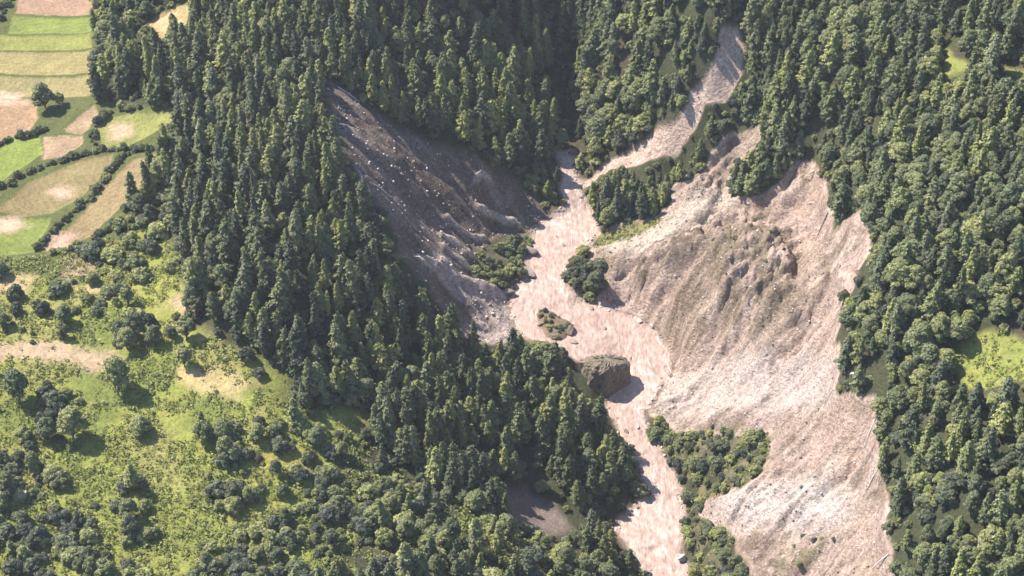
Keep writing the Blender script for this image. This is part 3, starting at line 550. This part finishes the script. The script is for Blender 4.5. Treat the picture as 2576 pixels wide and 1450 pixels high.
# shrubs on islets, gorge foot and the foot of the slide
for nm, st, p_, s0, s1 in (('islet', 2.6, .95, .6, 1.1), ('wbush', 2.7, .6, .45, .9), ('shrub', 2.5, .34, .2, .8), ('sparse', 4.0, .4, .3, .6), ('rib', 5, .25, .2, .4), ('sgrass', 3.5, .3, .2, .4)):
    x, y = scatter(st, 27+len(nm)); ok = (mk(nm, x, y) < -.5) & (mk('river', x, y) > 1) & (r.uniform(0, 1, len(x)) < p_*(.55+.9*(fbm(x*.08, y*.08, 330, 2) > -.05))); put('shr', x[ok], y[ok], r.uniform(s0, s1, ok.sum()), r, len(SHR))
x, y = scatter(9, 41); ok = (mk('shrub', x, y) < -2) & (mk('river', x, y) > 3) & (r.uniform(0, 1, len(x)) < .18); put('bro', x[ok], y[ok], r.uniform(.3, .45, ok.sum()), r, len(BRO))
x, y = scatter(2.4, 71); ok = (bil(s_is[iy0:iy0+NY, ix0:ix0+NX], FGX, FGY, x, y) < -1.2) & (r.uniform(0, 1, len(x)) < .7); put('shr', x[ok], y[ok], r.uniform(.25, .5, ok.sum()), r, len(SHR))
# hedges between the fields
HEDGES = ["-40,490 20,465 80,432 140,412 200,395 262,380 330,378 395,374", "92,632 140,580 200,522 250,470 285,425 310,398 335,385", "135,640 200,625 240,600 300,560", "-30,370 30,352 95,335 120,330", "238,365 232,335 255,300 300,278 350,272", "190,712 230,700 265,690", "0,20 30,0 40,-30", "5,50 15,20", "380,40 420,25 445,5"]
for hs_ in HEDGES:
    P = ground_poly(hs_); L = np.linalg.norm(np.diff(P, axis=0), axis=1); n = int(L.sum()/1.9); tt = np.linspace(0, L.sum(), n); cs = np.concatenate([[0], np.cumsum(L)])
    x = np.interp(tt, cs, P[:, 0])+r.normal(size=n)*.55; y = np.interp(tt, cs, P[:, 1])+r.normal(size=n)*.55; put('shr', x, y, r.uniform(.42, .95, n), r, len(SHR))
# single trees in meadow and fields, read off the photograph (base point, kind, size); conifers above the hollow are added to shade it
SINGLE = [("115,275", 'bro', .95), ("150,268", 'bro', .7), ("385,645", 'bro', .72), ("165,815", 'bro', .78), ("160,850", 'bro', .62), ("325,770", 'bro', .8), ("345,850", 'bro', 1.0), ("385,865", 'bro', .9), ("320,880", 'bro', .7), ("470,855", 'bro', .85), ("430,850", 'bro', .6), ("465,925", 'bro', .82),
          ("300,985", 'bro', 1.2), ("50,1010", 'bro', 1.1), ("185,1105", 'bro', 1.0), ("355,1090", 'bro', .72), ("515,1110", 'bro', .95), ("510,1095", 'con', .62), ("60,1105", 'bro', .6), ("120,980", 'shr', 1.3), ("235,715", 'shr', 1.5), ("600,1090", 'bro', .5), ("650,1110", 'bro', .55), ("10,820", 'bro', .8), ("740,1075", 'con', .8), ("770,1040", 'bro', .8),
          ("1135,860", 'con', .98), ("1190,900", 'con', 1.0), ("1150,890", 'con', .8), ("1215,880", 'shr', 1.0), ("965,1040", 'con', 1.0), ("1130,1090", 'con', 1.0), ("1060,1060", 'con', .9), ("1030,1300", 'con', .66), ("1490,1200", 'con', .85), ("1370,270", 'con', .9), ("1380,380", 'con', .7), ("1858,500", 'con', .62), ("1895,492", 'con', .66), ("1925,470", 'con', .6), ("1955,450", 'con', .62), ("1880,440", 'con', .6), ("1920,415", 'con', .64), ("1960,390", 'con', .6), ("1945,345", 'con', .6), ("1980,340", 'con', .66), ("1848,460", 'con', .5), ("1990,400", 'bro', .6), ("1215,1228", 'con', .95), ("1185,1205", 'con', .9), ("1160,1235", 'con', .8), ("1240,1205", 'con', .9), ("1270,1195", 'con', .85), ("1200,1255", 'con', .7), ("1300,1215", 'con', .8), ("500,740", 'con', .7)]
SINGLEW = hit([tuple(map(float, s[0].split(','))) for s in SINGLE]); SFIRST = {}
for (s, k, sc_), p in zip(SINGLE, SINGLEW):
    SFIRST.setdefault(k, []).append(len(INST[k])); put(k, np.array([p[0]]), np.array([p[1]]), np.array([sc_]), r, {'con': len(CON), 'bro': len(BRO), 'shr': len(SHR)}[k])
for P in NOTALL[1:]:
    x, y = scatter(2.9, 61); ok = inside(x, y, P) & (r.uniform(0, 1, len(x)) < .75); put('shr', x[ok], y[ok], r.uniform(.5, 1.3, ok.sum()), r, len(SHR))
    x, y = scatter(8.5, 62); ok = inside(x, y, P) & (r.uniform(0, 1, len(x)) < .6); u, v, _ = project(np.stack([x, y, gz(x, y)], -1)); put('bro', x[ok], y[ok], r.uniform(.5, .85, ok.sum()), r, len(BRO))
# herb tufts in meadow, field margins and clearings
x, y = scatter(1.7, 51); ok = (((mk('meadow', x, y) < 0) & (fbm(x*.09, y*.09, 340, 3) > -.25)) | (inside(x, y, LOWSHRUB) & open_ground(x, y, 1)) | ((mk('ca', x, y) < 0) & (r.uniform(0, 1, len(x)) < .6)) | ((mk('shrub', x, y) < -.5) & (r.uniform(0, 1, len(x)) < .5)) | (mk('sgrass', x, y) < .5)) & (r.uniform(0, 1, len(x)) < .75)
for P, c_ in PATCHES: ok &= ~inside(x, y, P) | (r.uniform(0, 1, len(x)) < .12)
put('tuf', x[ok], y[ok], r.uniform(.4, 1.25, ok.sum())**2+.3, r, len(TUF))
print('PLANTS', {k: len(v) for k, v in INST.items()})

# ------------------------------------------------------------------ build the plants: the largest 300 of a kind in view singly, the rest as one mass
PLACES = """300,300|beside the lens shaped field;90,420|by the bright green crop field;180,470|between the brown olive field and the tan field;250,580|along the long tan field;120,270|below the terrace strips;60,60|by the topmost terrace strips;420,60|around the yellow clearing field;250,690|beside the pale leaf shaped field
60,780|in the meadow at the left edge;190,800|in the upper meadow above the bare path;360,800|in the dark clump in the middle of the meadow;480,880|at the forest edge of the meadow;560,960|around the bare tan patch in the meadow;250,980|in the meadow just below the bare path;60,1040|at the left edge below the bare path;180,1120|in the lower meadow;420,1100|on the lower meadow right of the clump;80,1250|near the pale patch at the lower left edge;80,1400|in the bottom left corner;300,1260|in the shrubland under the lower meadow
300,1420|on the bottom edge right of the corner;520,1240|in the shrubland left of the yellow grass;540,1420|on the bottom edge left of centre;720,1170|around the yellow grass patch;780,1400|on the bottom edge below the yellow grass;760,1060|at the forest tip above the yellow grass;960,1180|where the shrubland meets the forest;1000,1400|on the bottom edge below the forest;1060,1260|in front of the shaded hollow;1220,1400|on the brink in front of the shaded hollow;1400,1430|on the brink sloping to the lower river
420,420|at the forest corner beside the tan field;480,560|on the forest edge above the meadow;560,720|in the forest above the bare tan patch;520,300|in the forest beside the lens shaped field;480,140|in the forest below the clearing field;640,60|in the top left forest;640,400|in the middle of the left forest;680,560|in the heart of the left forest;700,760|in the lower left forest;860,860|in the forest above the shaded hollow;800,240|at the upper tip of the shaded gorge wall;850,480|on the brink of the shaded gorge wall;940,660|on the brink below the gorge wall;1040,820|on the brink above the pale river bank
980,1000|in the forest left of the giant boulder;1150,1000|on the slope left of the giant boulder;1150,870|at the edge of the pale river bank;1330,980|on the bank just left of the giant boulder;1260,1120|above the shaded hollow;1450,1100|on the bank below the giant boulder;1560,1250|on the left bank of the lower river;1420,1290|in the shaded hollow
860,60|in the top forest behind the gorge wall;1020,160|above the head of the gorge wall;1200,100|in the dark top forest;1150,300|above the middle of the gorge wall;1320,330|above the foot of the gorge wall;1380,150|in the dark ravine;1400,480|at the ravine mouth;1250,660|in the bushy patch under the gorge wall;1470,690|on the green islet at the river bend
1500,60|at the top beside the ravine;1520,260|on the sunlit slope right of the ravine;1660,60|in the sunlit top forest left of the chute;1680,200|on the slope just left of the chute;1560,480|in the tree strip below the lower chute;1700,420|in the tree strip below the middle chute;1860,280|in the tree strip right of the chute;1920,420|in the wooded tongue above the landslide;1900,80|at the head of the chute
2050,200|in the forest above the landslide head;2080,40|in the top forest right of the chute;2260,120|in the upper right forest;2250,280|in the forest left of the small yellow clearing;2450,260|below the small yellow clearing;2480,60|in the top right corner;2140,420|beside the top of the landslide scarp;2180,600|around the small side scar;2330,460|in the middle of the upper right forest;2500,480|at the right edge of the upper forest;2330,680|in the forest right of the side scar;2500,720|at the right edge above the bright clearing;2180,820|beside the middle of the landslide scarp;2320,880|left of the bright clearing;2480,860|on the rim of the bright clearing
2200,980|at the notch of the landslide scarp;2340,1060|below the bright clearing;2520,1080|at the right edge below the bright clearing;2280,1200|right of the scarp below its notch;2480,1240|near the right edge well below the clearing;2290,1380|beside the lower end of the scarp;2440,1400|in the bottom right corner
1720,1100|at the top of the green landslide foot;1860,1140|in the middle of the green landslide foot;1740,1230|on the green landslide foot by the river;1800,1400|on the bottom green patch by the river;2020,1380|on the sparse lower landslide;1880,700|on the brown rib of the landslide;1580,590|on the grassy streak of the landslide"""
PL = [p.split('|') for p in PLACES.replace('\n', ';').split(';')]; PLUV = np.array([[float(a) for a in p[0].split(',')] for p in PL])
def where(u, v): return PL[int(np.argmin(((PLUV-np.array([u, v]))**2).sum(1)))][1]
def size_word(kind, s, ratio):
    if kind == 'shr': return 'large' if s > 1.1 else ('medium' if s > .85 else 'small')
    return ('tall' if s > .9 else ('mid-sized' if s > .7 else 'short'))+(' slender' if ratio < .21 else (' broad' if ratio > .29 and kind == 'con' else ''))
def build_kind(kind, variants, name, noun, category, massname, masslabel, limit=300):
    L = INST[kind]; A = np.array([(a[0], a[1], a[2]) for a in L]); u, v, dep = project(A); hgt = np.array([variants[a[5]][2]*a[4] for a in L])
    size = hgt/dep*FPX; vis = (u > -10) & (u < 2586) & (v > 0) & (v < 1450+size*.6)
    score = np.where(vis, size, -1); score[SFIRST.get(kind, [])] += 1000
    order = np.argsort(-score); pick = [i for i in order[:limit] if score[i] > 0]; rest = [i for i in range(len(L)) if i not in set(pick)]
    srcs = {}
    for i in pick:
        x_, y_, z_, rot, s_, k, wd, t1, t2 = L[i]; reg = where(u[i], v[i]-size[i]*.3)
        o = link(name, None, None, (x_, y_, z_-.1), rot, (s_*wd, s_*wd, s_)); o.rotation_euler = (t1, t2, rot)
        o.empty_display_size = 1; o['label'] = f'{size_word(kind, s_, variants[k][3])} {noun if kind != "con" else ("dark green conifer" if k < 4 else ("green conifer" if k < 8 else "pale green conifer"))} {reg}'; o['category'] = category; o['group'] = f'{category}s {reg}'
        cr = link('crown', variants[k][0], o); tr = link('trunk' if kind != 'shr' else 'stem', variants[k][1], o); srcs.setdefault(k, (cr, tr))
    if rest: mass(massname, masslabel, [L[i] for i in rest], [srcs[k] if k in srcs else None for k in range(len(variants))])
    return {i: None for i in pick}
def mass(name, label, L, srcs):
    av = [k for k, s in enumerate(srcs) if s]; me = bpy.data.meshes.new(name); me.from_pydata([(a[0], a[1], a[2]-.1) for a in L], [], [])
    at = me.attributes.new('turn', 'FLOAT_VECTOR', 'POINT'); at.data.foreach_set('vector', np.array([(a[7], a[8], a[3]) for a in L], np.float32).ravel())
    at = me.attributes.new('size', 'FLOAT_VECTOR', 'POINT'); at.data.foreach_set('vector', np.array([(a[4]*a[6], a[4]*a[6], a[4]) for a in L], np.float32).ravel())
    at = me.attributes.new('pick', 'INT', 'POINT'); at.data.foreach_set('value', np.array([a[5] % len(av) for a in L], np.int32))
    o = link(name, me, kind='stuff', label=label)
    ng = bpy.data.node_groups.new(name, 'GeometryNodeTree'); ng.interface.new_socket('Geometry', in_out='INPUT', socket_type='NodeSocketGeometry'); ng.interface.new_socket('Geometry', in_out='OUTPUT', socket_type='NodeSocketGeometry')
    n = ng.nodes; l = ng.links; gi = n.new('NodeGroupInput'); go = n.new('NodeGroupOutput'); jo = n.new('GeometryNodeJoinGeometry')
    for k in av:
        j2 = n.new('GeometryNodeJoinGeometry')
        for so in srcs[k]:
            oi = n.new('GeometryNodeObjectInfo'); oi.transform_space = 'ORIGINAL'; oi.inputs['Object'].default_value = so; l.new(oi.outputs['Geometry'], j2.inputs[0])
        g2 = n.new('GeometryNodeGeometryToInstance'); l.new(j2.outputs[0], g2.inputs[0]); l.new(g2.outputs[0], jo.inputs[0])
    ip = n.new('GeometryNodeInstanceOnPoints'); ip.inputs['Pick Instance'].default_value = True
    def attr(nm, ty):
        a = n.new('GeometryNodeInputNamedAttribute'); a.data_type = ty; a.inputs['Name'].default_value = nm; return a.outputs['Attribute']
    l.new(gi.outputs[0], ip.inputs['Points']); l.new(jo.outputs[0], ip.inputs['Instance']); l.new(attr('pick', 'INT'), ip.inputs['Instance Index']); l.new(attr('size', 'FLOAT_VECTOR'), ip.inputs['Scale'])
    e2 = n.new('FunctionNodeEulerToRotation'); l.new(attr('turn', 'FLOAT_VECTOR'), e2.inputs[0]); l.new(e2.outputs[0], ip.inputs['Rotation'])
    l.new(ip.outputs[0], go.inputs[0]); md_ = o.modifiers.new('scatter', 'NODES'); md_.node_group = ng
    return o
build_kind('con', CON, 'conifer_tree', 'dark green conifer', 'conifer', 'conifer_forest', 'mass of conifers covering the slopes around the gorge')
build_kind('bro', BRO, 'broadleaf_tree', 'rounded leafy tree', 'tree', 'broadleaf_forest', 'mass of rounded leafy trees among the conifers')
build_kind('shr', SHR, 'shrub', 'low green shrub', 'shrub', 'shrub_cover', 'low shrubs filling hedges, meadow and forest floor')
# tufts: real mesh mass with the first of each variant joined in through the same node set-up
def tuft_mass():
    L = INST['tuf']; V = []; F = []; o = 0; base = []
    for m in TUF:
        v = np.empty(len(m.vertices)*3, np.float32); m.vertices.foreach_get('co', v); base.append(v.reshape(-1, 3))
    for (x_, y_, z_, rot, s_, k, *_r) in L:
        b = base[k]; sub = b[:4*18] if (o//4) % 2 else b[-4*18:]; c_, s2 = math.cos(rot), math.sin(rot)
        V.append(np.stack([(sub[:, 0]*c_-sub[:, 1]*s2)*s_+x_, (sub[:, 0]*s2+sub[:, 1]*c_)*s_+y_, sub[:, 2]*s_+z_], -1)); o += len(sub)
    V = np.concatenate(V); me = mesh_from('meadow_herbs', V, np.arange(len(V)).reshape(-1, 4), MAT_TUFT)
    link('meadow_herbs', me, kind='stuff', label='yellow green herbs and grass tufts covering the meadow')
tuft_mass()

# ------------------------------------------------------------------ rocks
import bmesh
def rock_mesh(name, seed, mat, sub=3, flat=.85, cuts=15):
    r_ = np.random.default_rng(seed); bm = bmesh.new(); bmesh.ops.create_icosphere(bm, subdivisions=sub, radius=1.0)
    P = np.array([v.co[:] for v in bm.verts])
    for _ in range(cuts):
        n_ = r_.normal(size=3); n_ /= np.linalg.norm(n_); h = r_.uniform(.38, .78); d_ = P@n_-h; P = P-np.outer(np.maximum(d_, 0)*.93, n_)
    P = P*(1+.05*np.sin(P[:, [1]]*6+seed)*np.cos(P[:, [2]]*5))+r_.normal(size=P.shape)*.018; P[:, 2] *= flat
    for v, p in zip(bm.verts, P): v.co = p
    me = bpy.data.meshes.new(name); bm.to_mesh(me); bm.free(); me.materials.append(mat); return me
RK = {m: [rock_mesh('rock', 500+i+j*20, mt) for i in range(5)] for j, (m, mt) in enumerate((('grey', MAT_ROCK), ('pale', MAT_PALEROCK), ('dark', MAT_DARKROCK)))}
ROCKS = [  # picture point of the base, size in metres (x, y, z), kind, label
 ("1330,635", (7.5, 5, 4.6), 'grey', 'grey boulder on the left bank above the river bend'), ("1322,690", (7.5, 5, 3.6), 'grey', 'flat grey boulder on the left bank below the bushes'), ("1275,735", (7, 4.5, 3.6), 'grey', 'grey boulder at the foot of the left gorge bushes'),
 ("1365,820", (4.0, 4.5, 3.0), 'dark', 'brown rock at upstream end of the mid-river outcrop'), ("1398,848", (5.0, 4.0, 3.0), 'dark', 'largest brown rock of the mid-river outcrop'), ("1432,838", (4.6, 4.0, 3.6), 'dark', 'round dark rock at right of the mid-river outcrop'), ("1443,858", (4.4, 2.6, 1.6), 'grey', 'low flat rock just below the mid-river outcrop'),
 ("1585,905", (3, 1.6, 1.3), 'grey', 'slab in the river right of the giant boulder'), ("1575,940", (2.5, 2, 1.4), 'grey', 'rock wedged in the river below the giant boulder'), ("1440,765", (2.2, 1.4, 1), 'grey', 'small rock in the river below the green islet'), ("1490,780", (2.8, 1.8, 1.6), 'grey', 'rock at the right bank below the green islet'), ("1520,830", (2, 1.3, .8), 'grey', 'small rock in mid-stream above the bend'),
 ("1715,1400", (4.2, 3.6, 3.0), 'pale', 'white angular boulder on the right bank at the bottom'), ("1610,800", (2.6, 2, 1.6), 'pale', 'pale rock at the top of the cut bank'), ("1640,800", (2.2, 1.6, 1.5), 'pale', 'second pale rock at the top of the cut bank'), ("1690,935", (2.2, 1.6, 1.4), 'grey', 'grey rock at the lower end of the cut bank'),
 ("1650,1015", (2, 1.6, 1.2), 'grey', 'grey rock on the right bank beside the shrubs'), ("1605,1075", (2.2, 1.6, 1.2), 'pale', 'pale rock at the river edge by the narrows'), ("1575,1085", (2.6, 1.8, 1.4), 'dark', 'dark rock at the left bank of the narrows'), ("1605,1165", (3, 2.2, 1.8), 'grey', 'grey boulder below the left bank trees'), ("1420,620", (1.8, 1.2, .9), 'grey', 'small rock breaking the rapids above the bend'), ("1400,600", (2.6, 1.3, .9), 'grey', 'flat rock breaking the upper rapids'), ("1450,625", (2, 1.5, 1.0), 'pale', 'pale rock at the right side of the upper rapids'),
 ("1425,410", (2.4, 2, 1.6), 'pale', 'pale rock in the narrow upper stream'), ("1485,485", (3.2, 2.8, 2.6), 'pale', 'pale block at the right of the upper stream'), ("1440,380", (4.2, 3.5, 3.2), 'dark', 'dark rock knob at the ravine mouth'), ("1300,745", (2, 1.6, 1.2), 'grey', 'rock on the pale left bank'), ("1260,850", (2, 1.6, 1.3), 'grey', 'rock at the lower end of the pale left bank'), ("1240,790", (1.8, 1.5, 1.2), 'pale', 'pale rock on the left gravel bank'),
 ("2145,940", (2.2, 2.0, 1.8), 'pale', 'pale block at the scarp edge beside the right forest'), ("2160,690", (3, 2.4, 2.2), 'dark', 'dark rock in the small side scar'), ("1770,770", (1.8, 1.5, 1.3), 'grey', 'single grey rock on the middle landslide slope'), ("1500,910", (1.6, 1.2, .8), 'grey', 'small rock in the river above the giant boulder'), ("60,900", (1.5, 1.2, 1.1), 'pale', 'white rock on the bare path at left'), ("220,930", (1.8, 1.4, 1.1), 'grey', 'grey rock on the bare path at left'), ("1080,770", (2.0, 1.6, 1.4), 'pale', 'white rock at the forest edge by the gorge')]
hw = hit([tuple(map(float, a[0].split(','))) for a in ROCKS])
for i, ((px_, sz, kd, lb), p) in enumerate(zip(ROCKS, hw)):
    zz = max(gz(p[0], p[1])[0], -99); inr = sdist(np.array([p[0]]), np.array([p[1]]), RIVER_XY)[0] < 0
    if inr: zz = river_level(np.array([p[0]]), np.array([p[1]]))[0]
    o = link('boulder', RK[kd][i % 5], None, (p[0], p[1], zz+sz[2]*.22), random.uniform(0, 6.3), (sz[0]*.6, sz[1]*.6, sz[2]*.6), label=lb, category='boulder', group='boulders in and beside the river')
# the giant flat-topped boulder at the bend
def giant():
    V = []; F = []; r_ = np.random.default_rng(9); seg = 18; rings = [(0, 1.0), (2.5, 1.04), (6, .99), (8.2, .93), (9.2, .72), (9.5, .35)]
    out = [1.0+.12*math.cos(2*a)+.07*math.sin(3*a+1)+.05*r_.normal() for a in np.linspace(0, 2*math.pi, seg, False)]
    for h, s in rings:
        for k in range(seg): a = 2*math.pi*k/seg; V.append((8.2*s*out[k]*math.cos(a)+.08*h, 6.6*s*out[k]*math.sin(a), h+(.9*math.cos(a+2.4) if h > 3 else 0)+r_.normal()*.16))
    for i in range(len(rings)-1):
        for k in range(seg): F.append((i*seg+k, i*seg+(k+1) % seg, (i+1)*seg+(k+1) % seg, (i+1)*seg+k))
    F.append(tuple((len(rings)-1)*seg+k for k in range(seg))); me = bpy.data.meshes.new('giant_boulder'); me.from_pydata(V, [], F)
    bm = bmesh.new(); bm.from_mesh(me); bmesh.ops.subdivide_edges(bm, edges=bm.edges[:], cuts=2, use_grid_fill=True, fractal=.9, along_normal=.4, seed=4); bmesh.ops.recalc_face_normals(bm, faces=bm.faces[:]); bm.to_mesh(me); bm.free(); me.materials.append(MAT_DARKROCK)
    p = hit([(1520, 975)])[0]; z_ = river_level(np.array([p[0]]), np.array([p[1]]))[0]
    link('giant_boulder', me, None, (p[0], p[1]+3, z_-1.2), .2, (1.0, 1.0, 1.4), label='huge flat topped brown boulder standing in the river bend', category='boulder')
giant()
# loose rubble, one mass
def rubble():
    r_ = np.random.default_rng(77); pts = []
    for nm, st, p_, s0, s1 in (('slide', 1.4, .4, .12, .55), ('chute', 2.6, .3, .15, .45), ('bank', 1.6, .6, .15, .5), ('wall', 1.9, .5, .15, .7), ('shrub', 2.4, .35, .2, .6)):
        x, y = scatter(st, 400+len(nm)); ok = (mk(nm, x, y) < -.3) & (mk('river', x, y) > .3) & (r_.uniform(0, 1, len(x)) < p_); pts.append(np.stack([x[ok], y[ok], gz(x[ok], y[ok]), s0+(s1-s0)*r_.uniform(0, 1, ok.sum())**2.5], -1))
    x, y = scatter(1.5, 420); m = mk('river', x, y); ok = (m > -1.2) & (m < 2.2) & (r_.uniform(0, 1, len(x)) < .4); pts.append(np.stack([x[ok], y[ok], gz(x[ok], y[ok]), .2+.7*r_.uniform(0, 1, ok.sum())**3], -1))
    P = np.concatenate(pts); P = P[r_.permutation(len(P))]; half = len(P)//2
    lay('rubble', P[:half], MAT_PALEROCK, 'loose pale stones strewn over the landslide and the river banks', r_); P[half:, 3] *= 1.15; lay('dark_rubble', P[half:], MAT_ROCK, 'loose dark stones and clods strewn over the landslide and the river banks', r_)
def lay(nm, P, mt, lb, r_):
    ico = rock_mesh('rubble_seed', 600, MAT_ROCK, 1, .8, 5); b = np.array([v.co[:] for v in ico.vertices]); f = np.array([p.vertices[:] for p in ico.polygons]); bpy.data.meshes.remove(ico)
    n = len(P); a = r_.uniform(0, 6.28, n); st = r_.uniform(.7, 1.4, (n, 3)); B = b[None]*st[:, None]*P[:, None, 3:4]
    V = np.stack([B[..., 0]*np.cos(a)[:, None]-B[..., 1]*np.sin(a)[:, None]+P[:, None, 0], B[..., 0]*np.sin(a)[:, None]+B[..., 1]*np.cos(a)[:, None]+P[:, None, 1], B[..., 2]+P[:, None, 2]], -1).reshape(-1, 3)
    Fq = (f[None]+(np.arange(n)*len(b))[:, None, None]).reshape(-1, 3)
    link(nm, mesh_from(nm, V, Fq, mt), kind='stuff', label=lb)
rubble()
# fallen trunks
for (a, b, lb, rd) in [((1085,1115),(1135,1175), 'bleached fallen trunk lying in the shaded wood', .35), ((850,225),(905,262), 'pale fallen trunk at the top of the shaded gorge wall', .3), ((1655,825),(1690,925), 'dark fallen trunk along the cut bank', .3), ((1330,990),(1385,1020), 'grey fallen trunk above the river boulder', .25), ((1960,225),(1985,200), 'bleached snag in the upper right forest', .4), ((1130,545),(1190,590), 'fallen trunk across the lower gorge wall', .3), ((930,455),(985,500), 'fallen trunk halfway down the gorge wall', .28)]:
    p = hit([a, b]); p[:, 2] = gz(p[:, 0], p[:, 1])+rd*.7; m_ = (p[0]+p[1])/2; m_[2] = gz(m_[0], m_[1])[0]+rd*.8
    br = tube([m_-p[0], m_-p[0]+np.array([1.2, .8, .9])], [.1, .03], 4); me = mesh_from('fallen_trunk', *joinm([tube([p[0]-p[0], m_-p[0], p[1]-p[0]], [rd, rd*.8, rd*.45], 7), br]), MAT_DEADWOOD)
    link('fallen_trunk', me, None, p[0], label=lb, category='log')

def box(x0, x1, y0, y1, z0, z1):
    V = np.array([(x, y, z) for z in (z0, z1) for x, y in ((x0, y0), (x1, y0), (x1, y1), (x0, y1))], float)
    return V, np.array([(3, 2, 1, 0), (4, 5, 6, 7), (0, 1, 5, 4), (1, 2, 6, 5), (2, 3, 7, 6), (3, 0, 4, 7)])
# trunks toppled over the lip of the slide
rt = np.random.default_rng(88); WHICH = ['near the head of the landslide', 'on the upper scarp', 'beside the side scar', 'on the middle scarp', 'under the scarp notch', 'on the lower scarp', 'near the bottom of the scarp']
for k in range(9):
    a_ = SCARP_EDGE[7+(k*5) % 13]; b_ = SCARP_EDGE[8+(k*5) % 13]; t_ = rt.uniform(); c0 = a_*(1-t_)+b_*t_; d_ = np.array([-.9, -.2])+rt.normal(size=2)*.45; d_ /= np.linalg.norm(d_); L_ = rt.uniform(2.6, 4.6); c1 = c0+d_*L_
    z0, z1 = gz(c0[0], c0[1])[0]+.3, gz(c1[0], c1[1])[0]+.25; p0 = np.array([c0[0], c0[1], z0]); v1 = np.array([c1[0], c1[1], z1])-p0; parts = [tube([np.zeros(3), v1*.5+np.array([0, 0, .3]), v1], [.26, .2, .07], 6)]
    for q_ in range(5): e_ = v1*rt.uniform(.3, .95); parts.append(tube([e_, e_+rt.normal(size=3)*.8+np.array([0, 0, .7])], [.07, .02], 4))
    pu, pv_, _ = project(p0[None]); link('fallen_trunk', mesh_from('toppled_trunk', *joinm(parts), MAT_DEADWOOD if k % 3 else MAT_BARK), None, p0, label=('bleached' if k % 3 else 'dark')+' toppled trunk lying downslope '+WHICH[min(6, int(max(0, pv_[0]-400)/150))], category='log', group='trunks toppled over the landslide edge')
# ------------------------------------------------------------------ the air
hv = box(-3300, 3300, -3300, 3300, float(ZS.min())-1.0, max(float(ZS.max())+30, 520.0))
hm = bpy.data.materials.new('haze_air'); hm.use_nodes = True; hn = hm.node_tree.nodes; hn.clear()
ho = hn.new('ShaderNodeOutputMaterial'); pv = hn.new('ShaderNodeVolumePrincipled'); pv.inputs['Color'].default_value = (.93, .94, 1, 1); pv.inputs['Density'].default_value = .00005; pv.inputs['Anisotropy'].default_value = .2
hm.node_tree.links.new(pv.outputs[0], ho.inputs['Volume'])
link('haze', mesh_from('haze', *hv, hm), kind='stuff', label='thin pale haze filling the air over the valley')
